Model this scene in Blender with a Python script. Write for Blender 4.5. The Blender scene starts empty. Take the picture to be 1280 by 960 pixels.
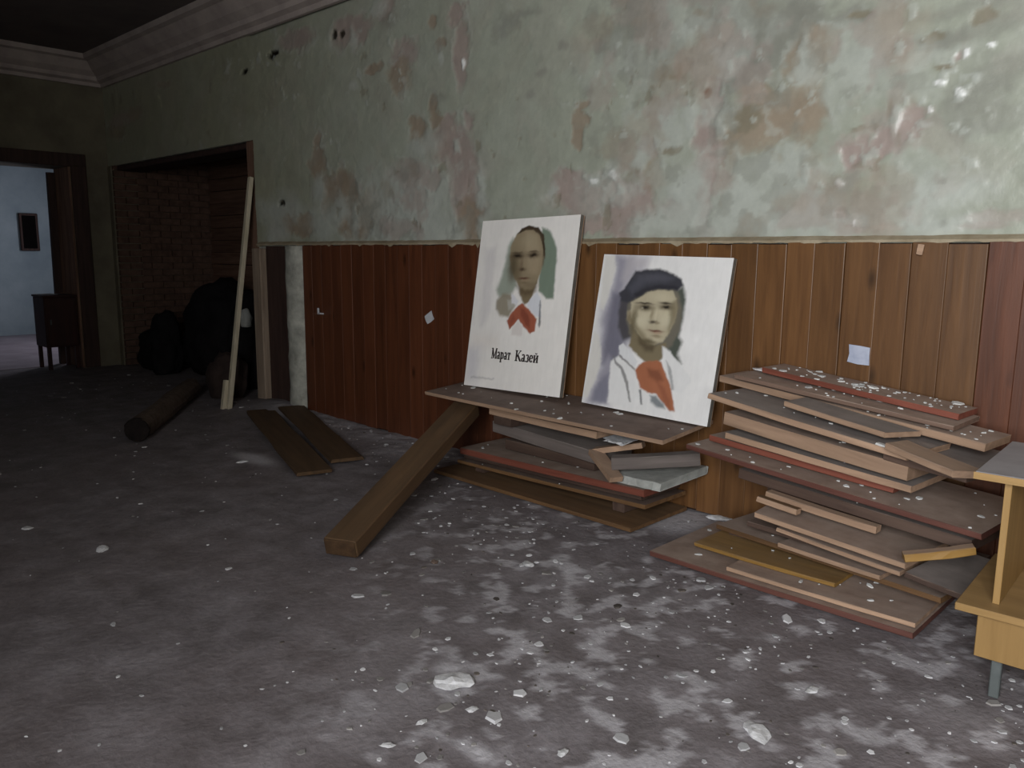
import bpy, bmesh, math, random
import numpy as np
from mathutils import Vector, Matrix, Euler

rnd = random.Random(7)
nrs = np.random.RandomState(11)
scene = bpy.context.scene
COL = scene.collection

# ------------------------------------------------------------------ camera
cam = bpy.data.cameras.new('camera')
cam.sensor_width = 36.0
cam.lens = 28.125
cam.clip_start = 0.05
cam_ob = bpy.data.objects.new('camera', cam)
COL.objects.link(cam_ob)
RT = Vector((0.7225, 0.6913, 0.0077)).normalized()
FW = Vector((-0.6816, 0.7141, -0.1596)).normalized()
UP = RT.cross(FW).normalized()
cam_ob.matrix_world = Matrix(((RT.x, UP.x, -FW.x, 0.0), (RT.y, UP.y, -FW.y, 0.0), (RT.z, UP.z, -FW.z, 1.4), (0, 0, 0, 1)))
scene.camera = cam_ob

# ------------------------------------------------------------------ world, light, exposure
scene.view_settings.view_transform = 'Standard'
scene.view_settings.look = 'None'
scene.view_settings.gamma = 1.0
scene.view_settings.use_curve_mapping = False
scene.view_settings.exposure = 0.1
world = bpy.data.worlds.new('overcast_sky')
scene.world = world
world.use_nodes = True
wbg = world.node_tree.nodes['Background']
wbg.inputs[0].default_value = (0.72, 0.80, 0.90, 1)
wbg.inputs[1].default_value = 0.6

def area(name, loc, rot, sx, sy, power, col):
    l = bpy.data.lights.new(name, 'AREA')
    l.shape = 'RECTANGLE'
    l.size = sx
    l.size_y = sy
    l.energy = power
    l.color = col
    o = bpy.data.objects.new(name, l)
    o.location = loc
    o.rotation_euler = [math.radians(a) for a in rot]
    COL.objects.link(o)
    return o

# daylight through the windows in the wall behind the camera, and through the window of the room beyond
area('window_daylight', (0.30, -1.98, 2.05), (90, 0, 0), 1.2, 2.1, 205, (0.985, 0.995, 1.0))
area('window_daylight', (1.50, -1.98, 2.05), (90, 0, 0), 0.8, 2.1, 122, (0.985, 0.995, 1.0))
area('side_room_daylight', (-12.9, 5.28, 1.75), (-90, 0, 0), 1.5, 1.5, 32, (0.88, 0.88, 1.0))

# ------------------------------------------------------------------ helpers
def lin(r, g, b):
    def f(c):
        c /= 255.0
        return c / 12.92 if c <= 0.04045 else ((c + 0.055) / 1.055) ** 2.4
    return (f(r), f(g), f(b), 1.0)

def tag(o, label=None, cat=None, group=None, kind=None):
    if label: o['label'] = label
    if cat: o['category'] = cat
    if group: o['group'] = group
    if kind: o['kind'] = kind
    return o

def link(name, me, mats, parent=None):
    o = bpy.data.objects.new(name, me)
    COL.objects.link(o)
    if not isinstance(mats, (list, tuple)): mats = [mats]
    if not me.materials:
        for m in mats: me.materials.append(m)
    if parent is not None: o.parent = parent
    return o

def empty(name, loc=(0, 0, 0), rot=(0, 0, 0), mat=None):
    o = bpy.data.objects.new(name, None)
    o.empty_display_size = 0.1
    COL.objects.link(o)
    if mat is not None: o.matrix_world = mat
    else:
        o.location = loc
        o.rotation_euler = rot
    return o

class MB:
    """collects vertices and faces for one mesh"""
    def __init__(s): s.v = []; s.f = []; s.m = []
    def add(s, vs, fs, mi=0):
        n = len(s.v)
        s.v += [tuple(p) for p in vs]
        for f in fs:
            s.f.append(tuple(i + n for i in f)); s.m.append(mi)
    def box(s, a, b, mi=0):
        x0, y0, z0 = a; x1, y1, z1 = b
        s.add([(x0,y0,z0),(x1,y0,z0),(x1,y1,z0),(x0,y1,z0),(x0,y0,z1),(x1,y0,z1),(x1,y1,z1),(x0,y1,z1)],
              [(0,3,2,1),(4,5,6,7),(0,1,5,4),(1,2,6,5),(2,3,7,6),(3,0,4,7)], mi)
    def bar(s, a, b, w, t, mi=0, up=(0, 0, 1)):
        a = Vector(a); b = Vector(b); u = (b - a).normalized()
        side = u.cross(Vector(up)).normalized(); n = side.cross(u).normalized()
        vs = []
        for p in (a, b):
            for i, j in ((-1,-1),(1,-1),(1,1),(-1,1)):
                vs.append(p + side * (i * w / 2) + n * (j * t / 2))
        s.add(vs, [(0,1,2,3),(7,6,5,4),(0,4,5,1),(1,5,6,2),(2,6,7,3),(3,7,4,0)], mi)
    def build(s, name, mats, parent=None, smooth=False, bevel=0):
        me = bpy.data.meshes.new(name)
        me.from_pydata(s.v, [], s.f)
        bm = bmesh.new(); bm.from_mesh(me)
        for i, f in enumerate(bm.faces): f.material_index = s.m[i] if i < len(s.m) else 0
        bmesh.ops.recalc_face_normals(bm, faces=bm.faces)
        if bevel: bmesh.ops.bevel(bm, geom=list(bm.edges), offset=bevel, segments=1, affect='EDGES', profile=0.5)
        if smooth:
            for f in bm.faces: f.smooth = True
        bm.to_mesh(me); bm.free()
        return link(name, me, mats, parent)

def hash2(ix, iy, seed):
    n = (ix.astype(np.int64) * 374761393 + iy.astype(np.int64) * 668265263 + seed * 144665) & 0x7fffffff
    n = ((n ^ (n >> 13)) * 1274126177) & 0x7fffffff
    return ((n ^ (n >> 16)) & 0xffff) / 65535.0

def vnoise(x, y, seed=0):
    ix = np.floor(x); iy = np.floor(y); fx = x - ix; fy = y - iy
    fx = fx * fx * (3 - 2 * fx); fy = fy * fy * (3 - 2 * fy)
    a = hash2(ix, iy, seed); b = hash2(ix + 1, iy, seed); c = hash2(ix, iy + 1, seed); d = hash2(ix + 1, iy + 1, seed)
    return (a * (1 - fx) + b * fx) * (1 - fy) + (c * (1 - fx) + d * fx) * fy

def fbm(x, y, seed=0, octv=4):
    s = np.zeros_like(x); amp = 0.5; tot = 0
    for k in range(octv):
        s += amp * vnoise(x * 2 ** k, y * 2 ** k, seed + k * 17); tot += amp; amp *= 0.55
    return s / tot

def sstep(a, b, x):
    t = np.clip((x - a) / (b - a), 0, 1)
    return t * t * (3 - 2 * t)

def grid_object(name, P, C, keep, mat, parent=None, attr='paint'):
    """P (ny,nx,3) points, C (ny,nx,3) linear colours, keep (ny-1,nx-1) mask of faces"""
    ny, nx = P.shape[:2]
    idx = np.arange(ny * nx).reshape(ny, nx)
    q = np.stack([idx[:-1, :-1], idx[:-1, 1:], idx[1:, 1:], idx[1:, :-1]], -1)[keep]
    me = bpy.data.meshes.new(name)
    me.vertices.add(ny * nx); me.vertices.foreach_set('co', P.reshape(-1).astype(np.float32))
    nf = len(q)
    me.loops.add(nf * 4); me.loops.foreach_set('vertex_index', q.reshape(-1).astype(np.int32))
    me.polygons.add(nf); me.polygons.foreach_set('loop_start', np.arange(0, nf * 4, 4, dtype=np.int32))
    me.update(calc_edges=True); me.validate()
    me.polygons.foreach_set('use_smooth', np.ones(len(me.polygons), dtype=bool))
    if C is not None:
        ca = me.color_attributes.new(attr, 'FLOAT_COLOR', 'POINT')
        cc = np.ones((ny * nx, 4), np.float32); cc[:, :3] = C.reshape(-1, 3)
        ca.data.foreach_set('color', cc.reshape(-1))
    return link(name, me, mat, parent)

# ------------------------------------------------------------------ materials
def newmat(name):
    m = bpy.data.materials.new(name); m.use_nodes = True
    nt = m.node_tree
    return m, nt, nt.nodes['Principled BSDF']

def node(nt, typ, **kw):
    n = nt.nodes.new(typ)
    for k, v in kw.items(): setattr(n, k, v)
    return n

def noise(nt, vec, scale, detail=4, rough=0.55, dist=0.0):
    n = node(nt, 'ShaderNodeTexNoise')
    n.inputs['Scale'].default_value = scale; n.inputs['Detail'].default_value = detail
    n.inputs['Roughness'].default_value = rough; n.inputs['Distortion'].default_value = dist
    if vec is not None: nt.links.new(vec, n.inputs['Vector'])
    return n.outputs['Fac']

def ramp(nt, fac, stops):
    r = node(nt, 'ShaderNodeValToRGB'); e = r.color_ramp.elements
    e[0].position, e[0].color = stops[0]
    e[1].position, e[1].color = stops[-1]
    for p, c in stops[1:-1]:
        k = e.new(p); k.color = c
    nt.links.new(fac, r.inputs['Fac'])
    return r.outputs['Color']

def mixc(nt, fac, a, b, mode='MIX'):
    m = node(nt, 'ShaderNodeMix', data_type='RGBA', blend_type=mode)
    for s, v in ((0, fac), (6, a), (7, b)):
        if isinstance(v, (int, float)): m.inputs[s].default_value = v
        elif isinstance(v, tuple): m.inputs[s].default_value = v
        else: nt.links.new(v, m.inputs[s])
    return m.outputs[2]

def mathn(nt, op, a, b=None, clamp=False):
    m = node(nt, 'ShaderNodeMath', operation=op, use_clamp=clamp)
    for i, v in enumerate((a, b)):
        if v is None: continue
        if isinstance(v, (int, float)): m.inputs[i].default_value = v
        else: nt.links.new(v, m.inputs[i])
    return m.outputs[0]

def bump(nt, bs, h, dist=0.004, strength=0.6):
    b = node(nt, 'ShaderNodeBump'); b.inputs['Strength'].default_value = strength; b.inputs['Distance'].default_value = dist
    nt.links.new(h, b.inputs['Height']); nt.links.new(b.outputs['Normal'], bs.inputs['Normal'])

def objvec(nt, scale=(1, 1, 1), rand=True):
    tc = node(nt, 'ShaderNodeTexCoord'); mp = node(nt, 'ShaderNodeMapping')
    mp.inputs['Scale'].default_value = scale
    nt.links.new(tc.outputs['Object'], mp.inputs['Vector'])
    if rand:
        oi = node(nt, 'ShaderNodeObjectInfo'); mu = mathn(nt, 'MULTIPLY', oi.outputs['Random'], 37.0)
        nt.links.new(mu, mp.inputs['Location'])
    return mp.outputs['Vector']

def wood(name, dark, light, axis=0, rough=0.6, dust=0.0, dustcol=lin(150, 140, 132), knots=0.0, vary=0.25, spec=0.4, grain=1.0):
    m, nt, bs = newmat(name)
    sc = [22.0, 22.0, 22.0]; sc[axis] = 1.6
    v = objvec(nt, sc)
    g = noise(nt, v, grain, 6, 0.6, 0.4)
    col = ramp(nt, g, [(0.30, dark), (0.72, light)])
    oi = node(nt, 'ShaderNodeObjectInfo')
    val = mathn(nt, 'ADD', mathn(nt, 'MULTIPLY', oi.outputs['Random'], 2 * vary), 1 - vary)
    cmb = node(nt, 'ShaderNodeCombineColor')
    for i in range(3): nt.links.new(val, cmb.inputs[i])
    col = mixc(nt, 1.0, col, cmb.outputs[0], 'MULTIPLY')
    if knots:
        sk = [6.0, 6.0, 6.0]; sk[axis] = 2.6
        vk = objvec(nt, sk)
        vo = node(nt, 'ShaderNodeTexVoronoi'); vo.inputs['Scale'].default_value = 1.0
        nt.links.new(vk, vo.inputs['Vector'])
        kf = ramp(nt, vo.outputs['Distance'], [(0.03, (1, 1, 1, 1)), (0.17, (0, 0, 0, 1))])
        col = mixc(nt, mathn(nt, 'MULTIPLY', kf, knots), col, tuple(c * 0.28 for c in dark[:3]) + (1,))
    if dust:
        ge = node(nt, 'ShaderNodeNewGeometry'); sx = node(nt, 'ShaderNodeSeparateXYZ')
        nt.links.new(ge.outputs['Normal'], sx.inputs[0])
        tc2 = objvec(nt, (1, 1, 1))
        dn = noise(nt, tc2, 7.0, 5, 0.65)
        df = mathn(nt, 'MULTIPLY', mathn(nt, 'MULTIPLY', mathn(nt, 'GREATER_THAN', sx.outputs[2], 0.7), dust),
                   ramp(nt, dn, [(0.28, (0.35, 0.35, 0.35, 1)), (0.68, (1, 1, 1, 1))]))
        col = mixc(nt, df, col, dustcol)
    nt.links.new(col, bs.inputs['Base Color'])
    bs.inputs['Roughness'].default_value = rough
    bs.inputs['Specular IOR Level'].default_value = spec
    bump(nt, bs, g, 0.003, 0.35)
    return m

def plain(name, c1, c2, scale=6.0, rough=0.8, b=0.004, spec=0.3, metallic=0.0):
    m, nt, bs = newmat(name)
    v = objvec(nt)
    n = noise(nt, v, scale, 6, 0.62)
    nt.links.new(ramp(nt, n, [(0.3, c1), (0.7, c2)]), bs.inputs['Base Color'])
    bs.inputs['Roughness'].default_value = rough
    bs.inputs['Specular IOR Level'].default_value = spec
    bs.inputs['Metallic'].default_value = metallic
    bump(nt, bs, noise(nt, v, scale * 3, 5, 0.6), b, 0.5)
    return m

def painted(name, rough=0.5, spec=0.4, bumpd=0.002, bscale=60.0, mott=0.12):
    m, nt, bs = newmat(name)
    at = node(nt, 'ShaderNodeVertexColor', layer_name='paint')
    v = objvec(nt, (1, 1, 1), False)
    n = noise(nt, v, 9.0, 6, 0.65)
    k = ramp(nt, n, [(0.25, (1 - mott,) * 3 + (1,)), (0.75, (1 + mott,) * 3 + (1,))])
    nt.links.new(mixc(nt, 1.0, at.outputs['Color'], k, 'MULTIPLY'), bs.inputs['Base Color'])
    bs.inputs['Roughness'].default_value = rough
    bs.inputs['Specular IOR Level'].default_value = spec
    bump(nt, bs, noise(nt, v, bscale, 4, 0.6), bumpd, 0.4)
    return m

M = {}
M['wall_paint'] = painted('peeling_wall_paint', 0.36, 0.5, 0.004, 35.0, 0.10)
M['canvas'] = painted('painted_board', 0.55, 0.25, 0.0006, 240.0, 0.03)
M['board_side'] = plain('grey_board_side', lin(92, 88, 82), lin(120, 115, 108), 12, 0.8)
M['plaster'] = plain('dim_plaster', lin(98, 92, 78), lin(124, 118, 100), 3.0, 0.85, 0.01)
M['whitewash'] = plain('whitewashed_plaster', lin(140, 140, 132), lin(196, 196, 186), 9.0, 0.85, 0.012)
M['ceiling'] = plain('stained_ceiling', lin(92, 84, 84), lin(116, 106, 104), 1.3, 0.9, 0.01)
M['cornice'] = plain('cornice_plaster', lin(158, 146, 142), lin(186, 174, 168), 4.0, 0.8, 0.006)
M['backing'] = plain('dark_backing', lin(38, 26, 20), lin(52, 36, 28), 5.0, 0.9)
M['brick'] = plain('old_brick', lin(74, 56, 48), lin(106, 82, 70), 10.0, 0.9, 0.012)
M['mortar'] = plain('mortar', lin(64, 52, 46), lin(88, 72, 62), 12.0, 0.95, 0.012)
M['panel_red'] = wood('red_varnished_pine', lin(76, 42, 26), lin(104, 60, 38), 2, 0.42, 0, knots=0.8, vary=0.16, spec=0.5)
M['panel_brown'] = wood('brown_varnished_pine', lin(90, 60, 34), lin(120, 84, 50), 2, 0.42, 0, knots=0.85, vary=0.16, spec=0.5)
M['raw_wood'] = wood('raw_pale_wood', lin(140, 114, 94), lin(176, 146, 122), 0, 0.75, 0.25, vary=0.16)
M['ochre_wood'] = wood('ochre_varnished_board', lin(128, 96, 46), lin(160, 124, 68), 0, 0.5, 0.25, vary=0.10)
M['dusty_board'] = wood('dusty_brown_board', lin(106, 84, 72), lin(136, 112, 98), 0, 0.75, 0.9, lin(168, 150, 138), vary=0.15)
M['grey_board'] = wood('dusty_grey_board', lin(92, 84, 80), lin(120, 110, 106), 0, 0.8, 0.85, lin(146, 137, 132), vary=0.15)
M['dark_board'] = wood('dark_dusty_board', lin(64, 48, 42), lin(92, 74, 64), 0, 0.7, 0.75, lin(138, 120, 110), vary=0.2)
M['red_edge'] = wood('red_brown_painted_edge', lin(106, 58, 46), lin(134, 78, 64), 0, 0.5, 0.2, vary=0.12)
M['maroon_edge'] = wood('maroon_painted_edge', lin(86, 52, 45), lin(108, 68, 58), 0, 0.6, 0.2, vary=0.12)
M['brown_wood'] = wood('brown_timber', lin(84, 60, 38), lin(124, 92, 60), 0, 0.7, 0.25, lin(126, 110, 92), vary=0.1)
M['beam_wood'] = wood('dark_beam_timber', lin(66, 48, 30), lin(94, 70, 46), 0, 0.75, 0.2, lin(104, 88, 70), vary=0.1)
M['end_grain'] = plain('dark_end_grain', lin(58, 42, 28), lin(84, 62, 42), 25, 0.9)
M['pale_batten'] = wood('pale_batten', lin(168, 158, 136), lin(204, 194, 172), 2, 0.75, 0, vary=0.06)
M['jamb'] = wood('brown_jamb', lin(96, 70, 56), lin(142, 110, 92), 2, 0.75, 0, vary=0.1)
M['dark_jamb'] = wood('dark_jamb', lin(48, 34, 30), lin(74, 54, 48), 2, 0.75, 0, vary=0.1)
M['niche_plank'] = wood('niche_plank', lin(86, 62, 50), lin(124, 94, 78), 0, 0.8, 0, vary=0.22)
M['sack'] = plain('black_sacking', lin(16, 15, 17), lin(30, 28, 30), 7.0, 0.9, 0.02, 0.15)
M['bark'] = plain('dark_bark', lin(70, 58, 50), lin(104, 90, 80), 16.0, 0.9, 0.02)
M['char'] = plain('blackened_end', lin(18, 14, 14), lin(34, 27, 25), 16.0, 0.95, 0.01)
M['paper'] = plain('white_scrap', lin(186, 188, 194), lin(214, 216, 222), 12.0, 0.8, 0.003)
M['blue_paper'] = plain('bluish_paper', lin(160, 168, 190), lin(186, 192, 210), 20.0, 0.7, 0.002)
M['chip'] = plain('plaster_chip', lin(170, 170, 170), lin(222, 222, 226), 20.0, 0.9, 0.006)
M['slab'] = plain('grey_white_slab', lin(150, 152, 148), lin(184, 186, 182), 14.0, 0.85, 0.006)
M['desk_wood'] = wood('yellow_desk_veneer', lin(138, 108, 64), lin(164, 132, 84), 0, 0.5, 0.1, vary=0.05)
M['desk_side'] = wood('yellow_desk_side', lin(134, 104, 60), lin(158, 126, 78), 2, 0.5, 0, vary=0.05)
M['desk_top'] = plain('grey_laminate', lin(140, 138, 142), lin(158, 156, 160), 9.0, 0.5, 0.001, 0.5)
M['desk_back'] = wood('brown_desk_back', lin(100, 78, 50), lin(120, 95, 62), 2, 0.6, 0, vary=0.05)
M['steel'] = plain('grey_painted_steel', lin(74, 80, 80), lin(92, 98, 98), 20.0, 0.5, 0.001, 0.5)
M['cabinet'] = wood('dark_red_cabinet', lin(44, 22, 20), lin(62, 32, 28), 2, 0.5, 0, vary=0.05)
M['ink'] = plain('black_lettering', lin(46, 38, 38), lin(60, 50, 48), 30.0, 0.6, 0.0005)
M['side_wall'] = plain('blue_grey_paint', lin(136, 152, 160), lin(164, 178, 184), 1.6, 0.7, 0.008)
M['side_floor'] = plain('side_room_floor', lin(132, 122, 128), lin(170, 160, 168), 2.0, 0.6, 0.006)
M['glass'] = plain('dark_panel', lin(14, 12, 12), lin(20, 18, 18), 5.0, 0.95, 0.001, 0.05)

def floor_material():
    m, nt, bs = newmat('dusty_floor')
    v = objvec(nt, (1, 1, 1), False)
    big = noise(nt, v, 0.9, 5, 0.6, 0.3)
    mid = noise(nt, v, 4.5, 6, 0.65, 0.2)
    fine = noise(nt, v, 42.0, 4, 0.6)
    col = ramp(nt, mid, [(0.30, lin(98, 92, 93)), (0.52, lin(121, 115, 118)), (0.75, lin(143, 138, 142))])
    brown = ramp(nt, big, [(0.42, (0, 0, 0, 1)), (0.62, (1, 1, 1, 1))])
    col = mixc(nt, mathn(nt, 'MULTIPLY', brown, 0.40), col, lin(110, 100, 100))
    at = node(nt, 'ShaderNodeVertexColor', layer_name='paint')
    sp = node(nt, 'ShaderNodeSeparateColor'); nt.links.new(at.outputs['Color'], sp.inputs[0])
    col = mixc(nt, sp.outputs[0], col, lin(206, 204, 210))
    k = ramp(nt, fine, [(0.3, (0.86, 0.86, 0.86, 1)), (0.7, (1.1, 1.1, 1.1, 1))])
    nt.links.new(mixc(nt, 1.0, col, k, 'MULTIPLY'), bs.inputs['Base Color'])
    bs.inputs['Roughness'].default_value = 0.72
    bs.inputs['Specular IOR Level'].default_value = 0.35
    bump(nt, bs, mathn(nt, 'ADD', fine, mathn(nt, 'MULTIPLY', mid, 2.0)), 0.008, 0.5)
    return m
M['floor'] = floor_material()

PORTRAIT_MAN=[
 ((214,206,200),0.05,0.5,[(0.04,0.308),(0.308,0.316),(0.329,0.244),(0.038,0.233)]),
 ((186,184,192),0.06,0.6,[(-0.008,0.231),(0.129,0.236),(0.141,0.038),(0.003,0.03)]),
 ((196,192,194),0.03,0.5,[(0.073,0.825),(0.182,0.835),(0.201,0.459),(0.139,0.36),(0.094,0.359)]),
 ((142,150,138),0.02,0.95,[(0.35,0.89),(0.315,0.837),(0.306,0.766),(0.281,0.665),(0.239,0.581),(0.277,0.539),(0.415,0.563),(0.452,0.605),(0.416,0.841)]),
 ((106,122,106),0.012,0.95,[(0.643,0.941),(0.701,0.928),(0.743,0.901),(0.807,0.826),(0.824,0.752),(0.823,0.673),(0.836,0.537),(0.767,0.539),(0.679,0.582),(0.672,0.628),(0.669,0.778)]),
 ((132,124,106),0.015,0.9,[(0.256,0.52),(0.314,0.563),(0.4,0.563),(0.461,0.499),(0.408,0.424),(0.313,0.431),(0.259,0.472)]),
 ((170,168,160),0.012,0.9,[(0.369,0.521),(0.425,0.528),(0.45,0.487),(0.397,0.462)]),
 ((118,105,82),0.012,1,[(0.47,0.623),(0.493,0.558),(0.551,0.497),(0.602,0.514),(0.628,0.547),(0.646,0.611)]),
 ((138,125,102),0.008,1,[(0.356,0.866),(0.396,0.912),(0.452,0.937),(0.531,0.946),(0.608,0.926),(0.66,0.881),(0.693,0.8),(0.692,0.732),(0.675,0.674),(0.659,0.622),(0.611,0.591),(0.541,0.584),(0.478,0.603),(0.422,0.65),(0.373,0.712),(0.345,0.772),(0.343,0.831)]),
 ((158,144,120),0.03,0.8,[(0.487,0.921),(0.603,0.906),(0.654,0.812),(0.662,0.732),(0.638,0.675),(0.564,0.687),(0.496,0.816)]),
 ((104,92,72),0.03,0.75,[(0.344,0.783),(0.436,0.77),(0.481,0.687),(0.48,0.617),(0.417,0.652),(0.368,0.712)]),
 ((86,72,55),0.02,0.7,[(0.446,0.611),(0.552,0.584),(0.621,0.593),(0.651,0.628),(0.658,0.57),(0.542,0.546),(0.489,0.57)]),
 ((62,50,38),0.006,1,[(0.397,0.91),(0.434,0.941),(0.518,0.956),(0.603,0.942),(0.665,0.901),(0.697,0.834),(0.705,0.763),(0.688,0.775),(0.67,0.841),(0.627,0.899),(0.556,0.931),(0.475,0.928)]),
 ((208,210,216),0.008,1,[(0.668,0.576),(0.712,0.536),(0.733,0.433),(0.68,0.434),(0.576,0.498),(0.611,0.535)]),
 ((206,206,210),0.008,1,[(0.405,0.567),(0.491,0.518),(0.472,0.496),(0.419,0.504)]),
 ((70,70,74),0.008,0.85,[(0.705,0.525),(0.713,0.525),(0.737,0.41),(0.729,0.375),(0.718,0.386)]),
 ((152,88,68),0.007,1,[(0.479,0.487),(0.532,0.506),(0.603,0.477),(0.695,0.418),(0.691,0.351),(0.646,0.338),(0.57,0.373),(0.512,0.417),(0.472,0.386),(0.428,0.353),(0.391,0.4),(0.432,0.451)]),
 ((122,66,52),0.012,0.8,[(0.518,0.482),(0.562,0.476),(0.629,0.419),(0.634,0.366),(0.586,0.389),(0.53,0.441)]),
 ((132,74,58),0.012,0.7,[(0.416,0.397),(0.45,0.439),(0.474,0.416),(0.437,0.365)]),
 ((210,204,200),0.01,0.95,[(0.514,0.41),(0.567,0.371),(0.563,0.323),(0.459,0.32),(0.458,0.368)]),
 ((150,148,150),0.008,0.55,[(0.066,0.057),(0.326,0.061),(0.329,0.053),(0.069,0.047)]),
]
PORTRAIT_MAN+=[
 ((86,77,60),0.85,0.385,0.712,0.047,0.083),
 ((156,144,120),0.7,0.529,0.867,0.093,0.045),
 ((150,134,110),0.6,0.611,0.721,0.053,0.042),
 ((112,98,78),0.6,0.585,0.611,0.082,0.019),
 ((74,62,48),0.95,0.427,0.782,0.070,0.018),
 ((74,62,48),0.95,0.585,0.786,0.063,0.018),
 ((38,30,24),1.0,0.425,0.781,0.034,0.008),
 ((38,30,24),1.0,0.587,0.784,0.030,0.008),
 ((66,55,43),0.65,0.414,0.799,0.059,0.006),
 ((66,55,43),0.65,0.583,0.805,0.057,0.006),
 ((108,92,74),0.7,0.478,0.734,0.017,0.033),
 ((70,56,44),0.9,0.493,0.704,0.034,0.010),
 ((146,130,106),0.5,0.514,0.731,0.015,0.031),
 ((88,56,46),1.0,0.516,0.651,0.054,0.007),
 ((140,116,96),0.5,0.522,0.639,0.036,0.006),
 ((108,93,74),0.6,0.523,0.625,0.041,0.007),
 ((98,84,66),0.6,0.694,0.754,0.012,0.035),
]
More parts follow.
